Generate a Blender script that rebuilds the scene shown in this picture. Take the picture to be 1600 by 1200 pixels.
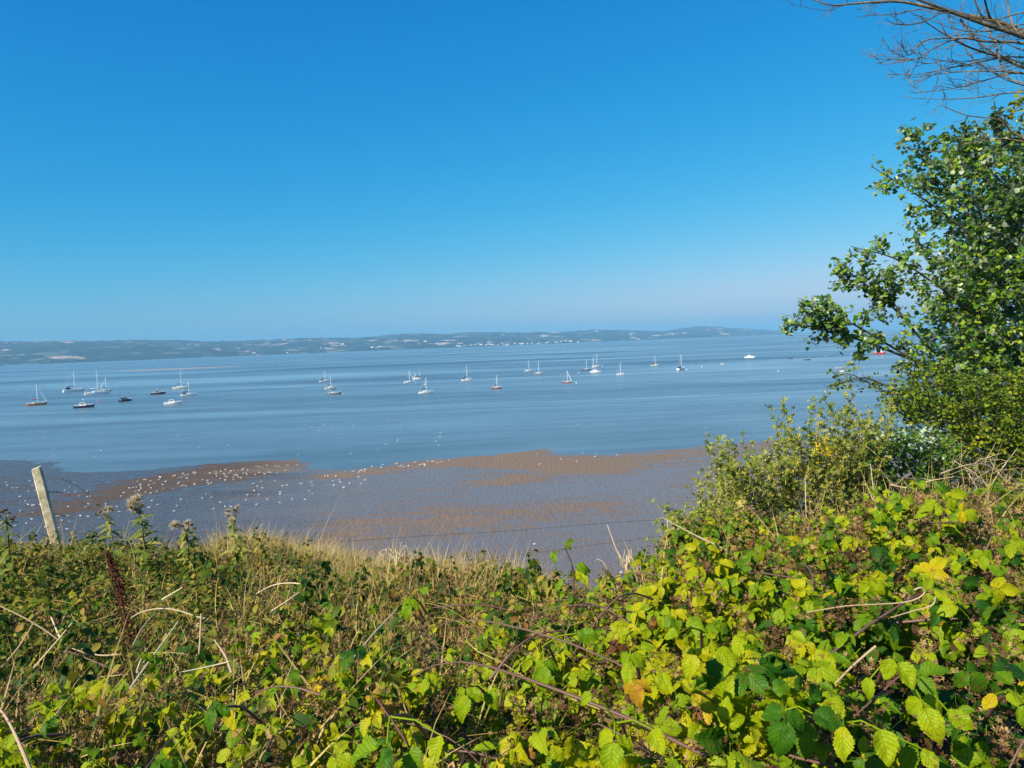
import bpy, bmesh, math, random
import numpy as np
from mathutils import Vector, Matrix, noise
R = math.radians
PI = math.pi
for _o in list(bpy.data.objects): bpy.data.objects.remove(_o)
scene = bpy.context.scene
col = scene.collection

# ------------------------------------------------------------------ camera
CAM_Z = 25.0
cam_data = bpy.data.cameras.new('camera'); cam = bpy.data.objects.new('camera', cam_data); col.objects.link(cam)
cam_data.sensor_width = 36; cam_data.lens = 27; cam_data.clip_start = 0.05; cam_data.clip_end = 90000
CAM_M = Matrix.Rotation(R(90 - 3.06), 3, 'X') @ Matrix.Rotation(R(-2.12), 3, 'Z')
cam.matrix_world = Matrix.Translation((0, 0, CAM_Z)) @ CAM_M.to_4x4()
scene.camera = cam

# ------------------------------------------------------------------ sky, sun, exposure
SUN_EL, SUN_AZ = R(35), R(-132)
world = bpy.data.worlds.new('World'); scene.world = world; world.use_nodes = True
wn, wl = world.node_tree.nodes, world.node_tree.links
sky = wn.new('ShaderNodeTexSky'); sky.sky_type = 'NISHITA'; sky.sun_disc = False
sky.sun_elevation = SUN_EL; sky.sun_rotation = SUN_AZ % (2 * PI)
sky.altitude = 0; sky.air_density = 1.0; sky.dust_density = 1.0; sky.ozone_density = 3.0
# the deep saturated blue a phone camera makes of a clear sky: one tone curve per channel
chan = []; sep = wn.new('ShaderNodeSeparateColor'); comb = wn.new('ShaderNodeCombineColor'); wl.new(sky.outputs[0], sep.inputs[0])
for _i, (_p, _k) in enumerate([(3.1, 2.45), (.93, .605), (.5, .63)]):
    m1 = wn.new('ShaderNodeMath'); m1.operation = 'MULTIPLY'; m1.inputs[1].default_value = .1; wl.new(sep.outputs[_i], m1.inputs[0])
    m2 = wn.new('ShaderNodeMath'); m2.operation = 'POWER'; m2.inputs[1].default_value = _p; wl.new(m1.outputs[0], m2.inputs[0])
    m3 = wn.new('ShaderNodeMath'); m3.operation = 'MULTIPLY'; m3.inputs[1].default_value = _k * 10; wl.new(m2.outputs[0], m3.inputs[0])
    chan.append(m3.outputs[0])
mg = wn.new('ShaderNodeMath'); mg.operation = 'MULTIPLY'; mg.inputs[1].default_value = .74; wl.new(chan[1], mg.inputs[0])
mn = wn.new('ShaderNodeMath'); mn.operation = 'SMOOTH_MIN'; mn.inputs[2].default_value = .5; wl.new(chan[0], mn.inputs[0]); wl.new(mg.outputs[0], mn.inputs[1])
wl.new(mn.outputs[0], comb.inputs[0]); wl.new(chan[1], comb.inputs[1]); wl.new(chan[2], comb.inputs[2])
bg = wn['Background']; bg.inputs['Strength'].default_value = 0.1
wl.new(comb.outputs[0], bg.inputs['Color'])
sun_d = bpy.data.lights.new('sun', 'SUN'); sun_d.energy = 5.0; sun_d.angle = R(0.5); sun_d.color = (1.0, 0.91, 0.74)
sun = bpy.data.objects.new('sun', sun_d); col.objects.link(sun); sun.location = (0, 0, 60)
SUN_V = Vector((math.sin(SUN_AZ) * math.cos(SUN_EL), math.cos(SUN_AZ) * math.cos(SUN_EL), math.sin(SUN_EL)))
sun.rotation_euler = SUN_V.to_track_quat('Z', 'Y').to_euler()
scene.view_settings.view_transform = 'Standard'; scene.view_settings.look = 'None'
scene.view_settings.exposure = 0.75; scene.view_settings.gamma = 1.0; scene.view_settings.use_curve_mapping = False
scene.cycles.max_bounces = 7; scene.cycles.transparent_max_bounces = 8; scene.cycles.volume_bounces = 0
scene.cycles.use_denoising = True
scene.cycles.caustics_reflective = False; scene.cycles.caustics_refractive = False

# ------------------------------------------------------------------ helpers
def ray(px, py):
    """direction through a pixel of the 1600x1200 photograph"""
    return CAM_M @ Vector(((px - 800) / 1200, (600 - py) / 1200, -1))
def at_z(px, py, z=0.0):
    d = ray(px, py); t = (z - CAM_Z) / d.z
    return Vector((d.x * t, d.y * t, z))
def at_y(px, py, Y):
    d = ray(px, py); t = Y / d.y
    return Vector((d.x * t, Y, CAM_Z + d.z * t))
_CM = np.array(CAM_M)
def project(P):
    """Nx3 world points -> photograph pixels (used only to lay out the world)"""
    q = (np.asarray(P, float) - np.array([0, 0, CAM_Z])) @ _CM
    return np.stack([800 + 1200 * q[:, 0] / -q[:, 2], 600 - 1200 * q[:, 1] / -q[:, 2]], 1)

def tag(o, label=None, cat=None, group=None, kind=None):
    if label: o['label'] = label
    if cat: o['category'] = cat
    if group: o['group'] = group
    if kind: o['kind'] = kind
    return o
def empty(name, loc, rz=0.0):
    o = bpy.data.objects.new(name, None); col.objects.link(o); o.empty_display_size = .2
    o.location = loc; o.rotation_euler = (0, 0, rz); return o
def mesh_obj(name, verts, faces, mat, parent=None, smooth=False, uvs=None, attrs=None, mat_idx=None):
    """faces: list of tuples OR int array (n,k)"""
    me = bpy.data.meshes.new(name)
    if isinstance(faces, np.ndarray):
        V = np.asarray(verts, np.float32); F = faces.astype(np.int32); n, k = F.shape
        me.vertices.add(len(V)); me.vertices.foreach_set('co', V.ravel())
        me.loops.add(n * k); me.loops.foreach_set('vertex_index', F.ravel())
        me.polygons.add(n); me.polygons.foreach_set('loop_start', np.arange(0, n * k, k, dtype=np.int32))
        me.polygons.foreach_set('loop_total', np.full(n, k, np.int32))
        if uvs is not None:
            uv = me.uv_layers.new(name='UVMap'); uv.data.foreach_set('uv', np.asarray(uvs, np.float32)[F.ravel()].ravel())
        me.update(calc_edges=True)
    else:
        me.from_pydata([tuple(v) for v in verts], [], faces)
    if attrs:
        for an, (typ, dat) in attrs.items():
            a = me.attributes.new(an, typ, 'POINT')
            a.data.foreach_set('color' if 'COLOR' in typ else 'value', np.asarray(dat, np.float32).ravel())
    for m in (mat if isinstance(mat, (list, tuple)) else [mat]): me.materials.append(m)
    if mat_idx is not None: me.polygons.foreach_set('material_index', np.asarray(mat_idx, np.int32))
    if smooth: me.polygons.foreach_set('use_smooth', np.ones(len(me.polygons), bool))
    me.update()
    o = bpy.data.objects.new(name, me); col.objects.link(o)
    if parent: o.parent = parent
    return o

class MB:
    """collects boxes, tubes and lofts into one mesh"""
    def __init__(s): s.v = []; s.f = []; s.m = []; s.cur = 0
    def add(s, vs, fs):
        b = len(s.v); s.v += [tuple(v) for v in vs]
        for f in fs: s.f.append(tuple(b + i for i in f)); s.m.append(s.cur)
    def box(s, c, d, taper=1.0):
        x, y, z = c; a, b, h = d[0] / 2, d[1] / 2, d[2] / 2; t = taper
        s.add([(x-a, y-b, z-h), (x+a, y-b, z-h), (x+a, y+b, z-h), (x-a, y+b, z-h),
               (x-a*t, y-b*t, z+h), (x+a*t, y-b*t, z+h), (x+a*t, y+b*t, z+h), (x-a*t, y+b*t, z+h)],
              [(0,3,2,1), (4,5,6,7), (0,1,5,4), (1,2,6,5), (2,3,7,6), (3,0,4,7)])
    def tube(s, pts, rad, n=6, cap=True):
        pts = [Vector(p) for p in pts]; m = len(pts)
        rad = [rad] * m if isinstance(rad, (int, float)) else rad
        vs = []; a = None
        for i, p in enumerate(pts):
            t = (pts[min(i+1, m-1)] - pts[max(i-1, 0)])
            if t.length < 1e-9: t = Vector((0, 0, 1))
            t.normalize()
            if a is None: a = t.cross(Vector((0, 0, 1)) if abs(t.z) < .8 else Vector((1, 0, 0)))
            else: a = a - t * a.dot(t)
            if a.length < 1e-4: a = t.cross(Vector((0, 1, 0)))
            a.normalize(); b = t.cross(a)
            for k in range(n):
                q = 2 * PI * k / n; vs.append(p + (a * math.cos(q) + b * math.sin(q)) * rad[i])
        fs = []
        for i in range(m - 1):
            for k in range(n):
                fs.append((i*n+k, i*n+(k+1) % n, (i+1)*n+(k+1) % n, (i+1)*n+k))
        if cap: fs += [tuple(range(n))[::-1], tuple((m-1)*n + k for k in range(n))]
        s.add(vs, fs)
    def loft(s, rings, closed=True, caps=True):
        n = len(rings[0]); vs = [v for r in rings for v in r]; fs = []
        for i in range(len(rings) - 1):
            for k in range(n if closed else n - 1):
                fs.append((i*n+k, i*n+(k+1) % n, (i+1)*n+(k+1) % n, (i+1)*n+k))
        if caps: fs += [tuple(range(n))[::-1], tuple((len(rings)-1)*n + k for k in range(n))]
        s.add(vs, fs)
    def ball(s, c, r, nu=8, nv=6, sq=(1, 1, 1)):
        vs = []; fs = []
        for j in range(nv + 1):
            th = PI * j / nv
            for i in range(nu):
                ph = 2 * PI * i / nu
                vs.append((c[0] + r*sq[0]*math.sin(th)*math.cos(ph), c[1] + r*sq[1]*math.sin(th)*math.sin(ph), c[2] + r*sq[2]*math.cos(th)))
        for j in range(nv):
            for i in range(nu): fs.append((j*nu+i, (j+1)*nu+i, (j+1)*nu+(i+1) % nu, j*nu+(i+1) % nu))
        s.add(vs, fs)
    def build(s, name, mat, parent=None, smooth=False):
        return mesh_obj(name, s.v, s.f, mat, parent, smooth, mat_idx=s.m)

def new_mat(name):
    m = bpy.data.materials.new(name); m.use_nodes = True
    return m, m.node_tree.nodes, m.node_tree.links, m.node_tree.nodes['Principled BSDF']
def paint(name, rgb, rough=.45, metal=0.0, var=.12, scale=6.0, spec=.5):
    """painted / natural solid with slight procedural mottling"""
    m, n, l, p = new_mat(name)
    nz = n.new('ShaderNodeTexNoise'); nz.inputs['Scale'].default_value = scale; nz.inputs['Detail'].default_value = 4
    tc = n.new('ShaderNodeTexCoord'); l.new(tc.outputs['Object'], nz.inputs['Vector'])
    mx = n.new('ShaderNodeMix'); mx.data_type = 'RGBA'
    mx.inputs[6].default_value = tuple(c * (1 - var) for c in rgb) + (1,)
    mx.inputs[7].default_value = tuple(min(1, c * (1 + var)) for c in rgb) + (1,)
    l.new(nz.outputs['Fac'], mx.inputs[0]); l.new(mx.outputs[2], p.inputs['Base Color'])
    p.inputs['Roughness'].default_value = rough; p.inputs['Metallic'].default_value = metal
    p.inputs['Specular IOR Level'].default_value = spec
    return m
def N(n, typ, **kw):
    x = n.new(typ)
    for k, v in kw.items():
        if k.startswith('i_'): x.inputs[k[2:].replace('_', ' ')].default_value = v
        else: setattr(x, k, v)
    return x
def ramp(n, stops, interp='LINEAR'):
    r = n.new('ShaderNodeValToRGB'); e = r.color_ramp.elements; r.color_ramp.interpolation = interp
    while len(e) < len(stops): e.new(.5)
    for i, (p, c) in enumerate(stops):
        e[i].position = p; e[i].color = tuple(c) + (1,) if len(c) == 3 else c
    return r

# ------------------------------------------------------------------ estuary water
def water_mat():
    m, n, l, p = new_mat('estuary_water')
    tc = N(n, 'ShaderNodeTexCoord')
    # long slicks of calm and ruffled water lying across the tide
    mp = N(n, 'ShaderNodeMapping'); mp.inputs['Scale'].default_value = (.0016, .0075, 1); mp.inputs['Rotation'].default_value = (0, 0, R(-4))
    sl = N(n, 'ShaderNodeTexNoise', i_Scale=1.0, i_Detail=5.0, i_Roughness=.6, i_Distortion=.6)
    l.new(tc.outputs['Object'], mp.inputs['Vector']); l.new(mp.outputs[0], sl.inputs['Vector'])
    mf = N(n, 'ShaderNodeMapping'); mf.inputs['Scale'].default_value = (.018, .085, 1); mf.inputs['Rotation'].default_value = (0, 0, R(-5))
    fn = N(n, 'ShaderNodeTexNoise', i_Scale=1.0, i_Detail=6.0, i_Roughness=.7, i_Distortion=.4); l.new(tc.outputs['Object'], mf.inputs[0]); l.new(mf.outputs[0], fn.inputs['Vector'])
    fm = N(n, 'ShaderNodeMix', data_type='FLOAT'); fm.inputs[0].default_value = .24; l.new(sl.outputs['Fac'], fm.inputs[2]); l.new(fn.outputs['Fac'], fm.inputs[3])
    class _O: outputs = {'Fac': fm.outputs[0]}
    sl = _O
    sr = ramp(n, [(.38, (0, 0, 0)), (.62, (1, 1, 1))]); l.new(sl.outputs['Fac'], sr.inputs[0])
    silt = ramp(n, [(.36, (.16, .215, .25)), (.5, (.11, .165, .205)), (.62, (.055, .105, .15))]); l.new(sl.outputs['Fac'], silt.inputs[0])
    l.new(silt.outputs[0], p.inputs['Base Color'])
    mr = N(n, 'ShaderNodeMapRange'); mr.inputs['To Min'].default_value = .12; mr.inputs['To Max'].default_value = .42
    l.new(sr.outputs[0], mr.inputs[0]); l.new(mr.outputs[0], p.inputs['Roughness'])
    m2 = N(n, 'ShaderNodeMapping'); m2.inputs['Scale'].default_value = (.25, .8, 1)
    w = N(n, 'ShaderNodeTexNoise', i_Scale=1.0, i_Detail=6.0, i_Roughness=.62)
    l.new(tc.outputs['Object'], m2.inputs['Vector']); l.new(m2.outputs[0], w.inputs['Vector'])
    b = N(n, 'ShaderNodeBump', i_Distance=.5)
    ms = N(n, 'ShaderNodeMapRange'); ms.inputs['To Min'].default_value = .03; ms.inputs['To Max'].default_value = .45
    l.new(sr.outputs[0], ms.inputs[0]); l.new(ms.outputs[0], b.inputs['Strength'])
    l.new(w.outputs['Fac'], b.inputs['Height']); l.new(b.outputs[0], p.inputs['Normal'])
    p.inputs['IOR'].default_value = 1.33
    return m
def grid_mesh(name, xs, ys, zf, mat, attrs=None, smooth=True):
    X, Y = np.meshgrid(xs, ys); Z = zf(X, Y)
    nx, ny = len(xs), len(ys); idx = np.arange(nx * ny).reshape(ny, nx)
    F = np.stack([idx[:-1, :-1], idx[:-1, 1:], idx[1:, 1:], idx[1:, :-1]], -1).reshape(-1, 4)
    V = np.stack([X, Y, Z], -1).reshape(-1, 3)
    return mesh_obj(name, V, F, mat, smooth=smooth, attrs=attrs(V) if attrs else None)
_xs = np.concatenate([[-24000, -12000, -5000], np.linspace(-1500, 1500, 13), [5000, 12000, 24000]])
tag(grid_mesh('water', _xs, np.array([40, 120, 200, 400, 800, 1600, 3500, 8000, 16000, 24000.]), lambda X, Y: X * 0, water_mat()), kind='structure')

# ------------------------------------------------------------------ mudflat
rng = np.random.default_rng(7)
def vnoise(x, y, seed=0):
    """smooth value noise on numpy arrays"""
    r = np.random.default_rng(seed).random((256, 256))
    xi = np.floor(x).astype(int); yi = np.floor(y).astype(int); fx = x - xi; fy = y - yi
    fx = fx * fx * (3 - 2 * fx); fy = fy * fy * (3 - 2 * fy)
    g = lambda i, j: r[i % 256, j % 256]
    return (g(xi, yi) * (1-fx) + g(xi+1, yi) * fx) * (1-fy) + (g(xi, yi+1) * (1-fx) + g(xi+1, yi+1) * fx) * fy
def fbm(x, y, seed=0, oct=4):
    s = 0; a = 1; t = 0
    for o in range(oct): s = s + a * vnoise(x * 2**o + 17.3*o, y * 2**o + 9.1*o, seed + o); t += a; a *= .5
    return s / t
# outlines read off the photograph, carried onto the ground plane
def world_poly(pts): return np.array([at_z(x, y).xy for x, y in pts])
def signed(P, poly):
    """signed distance (positive inside) from points to a polygon"""
    x, y = P[:, 0], P[:, 1]; d = np.full(len(P), 1e9); ins = np.zeros(len(P), bool); n = len(poly)
    for i in range(n):
        a = poly[i]; b = poly[(i+1) % n]; e = b - a; w = P - a
        t = np.clip((w @ e) / (e @ e + 1e-9), 0, 1); q = w - t[:, None] * e; d = np.minimum(d, (q**2).sum(1))
        c = ((a[1] > y) != (b[1] > y)) & (x < (b[0]-a[0]) * (y - a[1]) / (b[1] - a[1] + 1e-12) + a[0]); ins ^= c
    return np.where(ins, 1, -1) * np.sqrt(d)
SHORE = [(-700, 700), (-100, 712), (0, 716), (60, 719), (90, 722), (88, 731), (110, 736), (180, 735), (250, 731), (330, 725), (400, 721), (466, 719),
         (476, 728), (520, 733), (560, 733), (600, 727), (640, 721), (700, 717), (760, 712), (800, 708), (850, 703), (872, 708),
         (905, 709), (950, 712), (1000, 705), (1060, 700), (1120, 694), (1200, 689), (1300, 683), (1500, 672), (2000, 650)]
shore_w = world_poly(SHORE + [(3400, 1500), (-2600, 1500)])
DRY = [([(60, 803), (120, 780), (190, 758), (240, 746), (330, 727), (470, 719), (464, 729), (400, 746), (330, 757), (260, 768), (190, 782), (110, 806)], .91),
       ([(505, 745), (560, 738), (620, 728), (650, 722), (720, 714), (790, 710), (825, 704), (858, 703), (850, 711), (870, 712), (930, 712), (960, 716), (985, 712), (1000, 722), (985, 737), (930, 742), (868, 741), (835, 735), (790, 729), (720, 729), (640, 732), (590, 738), (540, 746)], 1.0),
       ([(960, 716), (1000, 707), (1060, 702), (1100, 701), (1215, 690), (1215, 704), (1120, 716), (1050, 727), (985, 737)], .45),
       ([(752, 748), (790, 741), (835, 740), (826, 750), (780, 758), (750, 755)], .92),
       ([(330, 775), (400, 757), (440, 753), (420, 768), (360, 782)], .22),
       ([(440, 870), (520, 820), (640, 800), (780, 800), (930, 785), (935, 805), (800, 822), (640, 835), (560, 870)], .55),
       ([(1060, 760), (1110, 735), (1230, 720), (1400, 700), (1400, 800), (1120, 800)], .28),
       ([(640, 760), (720, 752), (760, 765), (700, 775)], .12),
       ([(-300, 760), (0, 745), (100, 742), (90, 760), (0, 775), (-300, 800)], .1)]
DRY_W = [(world_poly(p), s) for p, s in DRY]
def mud_z(X, Y):
    P = np.stack([X.ravel(), Y.ravel()], 1)
    d = signed(P, shore_w) + (fbm(P[:, 0]*.16, P[:, 1]*.3, 3) - .5) * 7
    z = np.clip(d, -12, 14) * .008 + np.clip(d - 14, 0, 200) * .004
    dry = mud_dry(P)
    return (z + dry * .05 + (fbm(P[:, 0]*.5, P[:, 1]*.5, 5) - .5) * .03 - .01).reshape(X.shape)
def mud_dry(P):
    w = np.zeros(len(P))
    for poly, s in DRY_W:
        d = signed(P, poly) + (fbm(P[:, 0]*.13, P[:, 1]*.6, 11, 5) - .5) * 13
        w = np.maximum(w, s * np.clip(.5 + d / (9.0 if s > .9 else 16.0), 0, 1))
    return w
def mud_mat():
    m, n, l, p = new_mat('wet_mud')
    tc = N(n, 'ShaderNodeTexCoord'); at = N(n, 'ShaderNodeAttribute', attribute_name='dry')
    m0 = N(n, 'ShaderNodeMapping'); m0.inputs['Scale'].default_value = (1.5, .42, 1); l.new(tc.outputs['Object'], m0.inputs[0])
    n1 = N(n, 'ShaderNodeTexNoise', i_Scale=1.1, i_Detail=4.0, i_Roughness=.8); l.new(m0.outputs[0], n1.inputs['Vector'])
    mp = N(n, 'ShaderNodeMapping'); mp.inputs['Scale'].default_value = (.05, .16, 1); mp.inputs['Rotation'].default_value = (0, 0, R(-9))
    n2 = N(n, 'ShaderNodeTexNoise', i_Scale=1.0, i_Detail=7.0, i_Roughness=.65, i_Distortion=.8)
    l.new(tc.outputs['Object'], mp.inputs[0]); l.new(mp.outputs[0], n2.inputs['Vector'])
    # dryness = painted patches + ragged noise
    a1 = N(n, 'ShaderNodeMath', operation='MULTIPLY_ADD'); a1.inputs[1].default_value = .75; l.new(at.outputs['Fac'], a1.inputs[0])
    a0 = N(n, 'ShaderNodeMath', operation='MULTIPLY_ADD'); a0.inputs[1].default_value = .75; a0.inputs[2].default_value = -.30
    l.new(n2.outputs['Fac'], a0.inputs[0]); l.new(a0.outputs[0], a1.inputs[2])
    a2 = N(n, 'ShaderNodeMath', operation='MULTIPLY_ADD'); a2.inputs[1].default_value = 1.25; l.new(n1.outputs['Fac'], a2.inputs[0])
    a3 = N(n, 'ShaderNodeMath', operation='ADD'); a3.inputs[1].default_value = -.60; l.new(a1.outputs[0], a3.inputs[0])
    # winding drainage channels that stay wet
    mc = N(n, 'ShaderNodeMapping'); mc.inputs['Scale'].default_value = (.045, .15, 1); mc.inputs['Rotation'].default_value = (0, 0, R(12))
    n3 = N(n, 'ShaderNodeTexNoise', i_Scale=1.0, i_Detail=4.0, i_Roughness=.55, i_Distortion=1.6); l.new(tc.outputs['Object'], mc.inputs[0]); l.new(mc.outputs[0], n3.inputs['Vector'])
    cr = ramp(n, [(.472, (0, 0, 0)), (.492, (1, 1, 1)), (.508, (1, 1, 1)), (.528, (0, 0, 0))]); l.new(n3.outputs['Fac'], cr.inputs[0])
    a4 = N(n, 'ShaderNodeMath', operation='MULTIPLY_ADD'); a4.inputs[1].default_value = -.45; l.new(cr.outputs[0], a4.inputs[0]); l.new(a3.outputs[0], a4.inputs[2])
    l.new(a4.outputs[0], a2.inputs[2])
    wet = ramp(n, [(.10, (0, 0, 0)), (.46, (1, 1, 1))]); l.new(a2.outputs[0], wet.inputs[0])     # 1 = dry sand
    c = N(n, 'ShaderNodeMix', data_type='RGBA'); c.inputs[6].default_value = (.158, .108, .080, 1); c.inputs[7].default_value = (.20, .14, .098, 1)
    l.new(wet.outputs[0], c.inputs[0]); dk = N(n, 'ShaderNodeAttribute', attribute_name='silt'); cd = N(n, 'ShaderNodeMix', data_type='RGBA', blend_type='MULTIPLY'); cd.inputs[7].default_value = (.50, .50, .52, 1)
    l.new(dk.outputs['Fac'], cd.inputs[0]); l.new(c.outputs[2], cd.inputs[6]); l.new(cd.outputs[2], p.inputs['Base Color'])
    r = N(n, 'ShaderNodeMapRange'); r.inputs['To Min'].default_value = .12; r.inputs['To Max'].default_value = .8
    l.new(wet.outputs[0], r.inputs[0]); l.new(r.outputs[0], p.inputs['Roughness'])
    b = N(n, 'ShaderNodeBump', i_Distance=.35, i_Strength=.85); l.new(n1.outputs['Fac'], b.inputs['Height']); l.new(b.outputs[0], p.inputs['Normal'])
    sp = N(n, 'ShaderNodeMapRange'); sp.inputs['To Min'].default_value = .38; sp.inputs['To Max'].default_value = .15
    l.new(wet.outputs[0], sp.inputs[0]); l.new(sp.outputs[0], p.inputs['Specular IOR Level'])
    return m
tag(grid_mesh('mudflat', np.linspace(-230, 260, 440), np.concatenate([np.linspace(28, 100, 60), np.linspace(100.6, 235, 230)]), mud_z, mud_mat(),
              attrs=lambda V: {'dry': ('FLOAT', mud_dry(V[:, :2])), 'silt': ('FLOAT', np.clip((-V[:, 0] - V[:, 1]*.30 + 8)/22 + (fbm(V[:, 0]*.06, V[:, 1]*.2, 8) - .5)*1.6, 0, 1))}), kind='structure')
# far sandbar in the channel
sb = MB(); rr = random.Random(2)
ring0 = []; c0 = at_z(272, 576.5)
for k in range(40):
    a = 2*PI*k/40; ring0.append((c0.x + 110*math.cos(a)*(1+.2*math.sin(3*a)), c0.y + 55*math.sin(a)*(1+.2*math.sin(2*a+1)), -.05))
ring1 = [(c0.x + (x-c0.x)*.8, c0.y + (y-c0.y)*.7, .4) for x, y, z in ring0]
sb.loft([ring0, ring1], caps=True)
tag(sb.build('sandbar', paint('far_sand', (.30, .24, .20), .8, scale=.02, var=.2)), kind='structure')

# ------------------------------------------------------------------ far shore hills
TOP = [(-700, 560), (-300, 547), (0, 534.5), (60, 533.5), (160, 532), (230, 531), (280, 531.5), (340, 533.5), (400, 531), (440, 529.5), (500, 528), (560, 528.5), (590, 526), (620, 522.5), (650, 521),
       (690, 522), (740, 519.5), (790, 519), (850, 519.5), (900, 518), (930, 515), (970, 516), (1000, 516.5), (1040, 517), (1065, 513), (1090, 510), (1120, 510.5), (1150, 512.5), (1200, 515.5), (1260, 519), (1330, 519.5), (1420, 517)]
HZ = lambda x: 565.6 - .0370 * x
def hill_mesh():
    nu, nt = 520, 46
    px = np.linspace(-560, 1400, nu); tx = np.array([t[0] for t in TOP]); ty = np.array([t[1] for t in TOP])
    h_px = np.maximum(HZ(px) - np.interp(px, tx, ty), .4)
    sh = np.interp(px, [-560, 0, 400, 800, 1100, 1250, 1400], [4300, 5200, 6600, 8200, 11000, 13500, 17000])
    dep = np.interp(px, [-560, 1100, 1400], [2200, 2800, 2500])
    ang = np.arctan((px - 800) / 1200)
    V = np.zeros((nt, nu, 3))
    for j in range(nt):
        t = j / 35.0                                   # 1 = ridge
        D = (sh + dep * t + 90 * np.sin(px*.05))       # forward distance
        x = D * np.tan(ang); y = D
        hr = h_px / 1200 * (sh + dep)/np.cos(ang)*np.cos(ang) + CAM_Z
        prof = np.clip(t, 0, 1) ** .85 if t <= 1 else 1 - (t - 1) * 1.5
        bump = (fbm(x / 700, y / 500, 21) - .5) * 75 * min(1, t * 3) * (1 if t < .85 else .25)
        rag = (fbm(x / 60, y / 60, 31, 2) - .5) * 16 * min(1, t * 6)
        V[j] = np.stack([x, y, np.maximum(hr * prof * (hr > 40) + hr * .3 * prof * (hr <= 40) + bump * np.clip(h_px / 12, 0, 1) + rag * np.clip(h_px/10, .2, 1) - (2 if j == 0 else 0), -2)], -1)
    idx = np.arange(nt * nu).reshape(nt, nu)
    F = np.stack([idx[:-1, :-1], idx[:-1, 1:], idx[1:, 1:], idx[1:, :-1]], -1).reshape(-1, 4)
    m, n, l, p = new_mat('farmland_hills')
    tc = N(n, 'ShaderNodeTexCoord')
    dn = N(n, 'ShaderNodeTexNoise', i_Scale=.002, i_Detail=3.0); l.new(tc.outputs['Object'], dn.inputs['Vector'])
    mp = N(n, 'ShaderNodeMapping'); mp.inputs['Scale'].default_value = (.0058, .0048, .0)
    ad = N(n, 'ShaderNodeVectorMath', operation='MULTIPLY_ADD'); ad.inputs[1].default_value = (.9, .9, 0)
    l.new(tc.outputs['Object'], mp.inputs[0]); l.new(dn.outputs['Color'], ad.inputs[0]); l.new(mp.outputs[0], ad.inputs[2])
    vo = N(n, 'ShaderNodeTexVoronoi', i_Scale=1.0, i_Randomness=1.0); l.new(ad.outputs[0], vo.inputs['Vector'])
    sep = N(n, 'ShaderNodeSeparateColor'); l.new(vo.outputs['Color'], sep.inputs[0])
    rp = ramp(n, [(0, (.008, .018, .018)), (.28, (.022, .042, .03)), (.46, (.040, .066, .052)), (.66, (.08, .10, .085)), (.80, (.16, .165, .14)), (.90, (.50, .36, .28))], 'CONSTANT')
    l.new(sep.outputs[0], rp.inputs[0])
    # woods and hedges over the fields
    wd = N(n, 'ShaderNodeTexNoise', i_Scale=.005, i_Detail=6.0, i_Roughness=.7); l.new(tc.outputs['Object'], wd.inputs['Vector'])
    wr = ramp(n, [(.49, (0, 0, 0)), (.52, (1, 1, 1))]); l.new(wd.outputs['Fac'], wr.inputs[0])
    mx = N(n, 'ShaderNodeMix', data_type='RGBA'); mx.inputs[7].default_value = (.008, .020, .018, 1)
    l.new(wr.outputs[0], mx.inputs[0]); l.new(rp.outputs[0], mx.inputs[6])
    ve = N(n, 'ShaderNodeTexVoronoi', feature='DISTANCE_TO_EDGE', i_Scale=1.0); l.new(ad.outputs[0], ve.inputs['Vector'])
    er = ramp(n, [(.03, (1, 1, 1)), (.06, (0, 0, 0))]); l.new(ve.outputs['Distance'], er.inputs[0])
    m2 = N(n, 'ShaderNodeMix', data_type='RGBA'); m2.inputs[7].default_value = (.010, .022, .02, 1)
    l.new(er.outputs[0], m2.inputs[0]); l.new(mx.outputs[2], m2.inputs[6]); l.new(m2.outputs[2], p.inputs['Base Color'])
    p.inputs['Roughness'].default_value = .95; p.inputs['Specular IOR Level'].default_value = .1
    o = mesh_obj('hills', V.reshape(-1, 3), F, m, smooth=True)
    tag(o, kind='structure')
    return V
HILLV = hill_mesh()
# scattered white houses of the shore villages
wm = paint('white_render', (.6, .58, .54), .7, scale=.3, var=.05); rm = paint('slate_roof', (.12, .12, .13), .7, scale=.3)
def make_house(w, d, h):
    r = empty('house', (0, 0, 0))
    b = MB(); b.box((0, 0, h/2), (w, d, h)); b.add([(-w/2, -d/2, h), (-w/2, d/2, h), (-w/2, 0, h + d*.4)], [(0, 1, 2)]); b.add([(w/2, -d/2, h), (w/2, d/2, h), (w/2, 0, h + d*.4)], [(0, 2, 1)])
    b.build('wall', wm, r)
    k = MB(); e = .5
    k.add([(-w/2-e, -d/2-e, h-.3), (w/2+e, -d/2-e, h-.3), (w/2+e, 0, h+d*.4+.1), (-w/2-e, 0, h+d*.4+.1), (-w/2-e, d/2+e, h-.3), (w/2+e, d/2+e, h-.3),
           (-w/2-e, 0, h+d*.4-.4), (w/2+e, 0, h+d*.4-.4)], [(0, 1, 2, 3), (3, 2, 5, 4), (0, 6, 7, 1), (6, 4, 5, 7)])
    k.build('roof', rm, r); return r
def copy_tree(o, parent=None):
    c = o.copy(); col.objects.link(c)
    if parent: c.parent = parent
    for ch in list(o.children): copy_tree(ch, c)
    return c
def hill_pt(px, t):
    j = int(t * 35); i = int(np.clip((px + 560) / 1960 * 519, 0, 519)); v = HILLV[j, i]; return Vector(v)
hrng = random.Random(5)
protoA = make_house(22, 12, 7); protoB = make_house(38, 16, 9)
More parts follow.
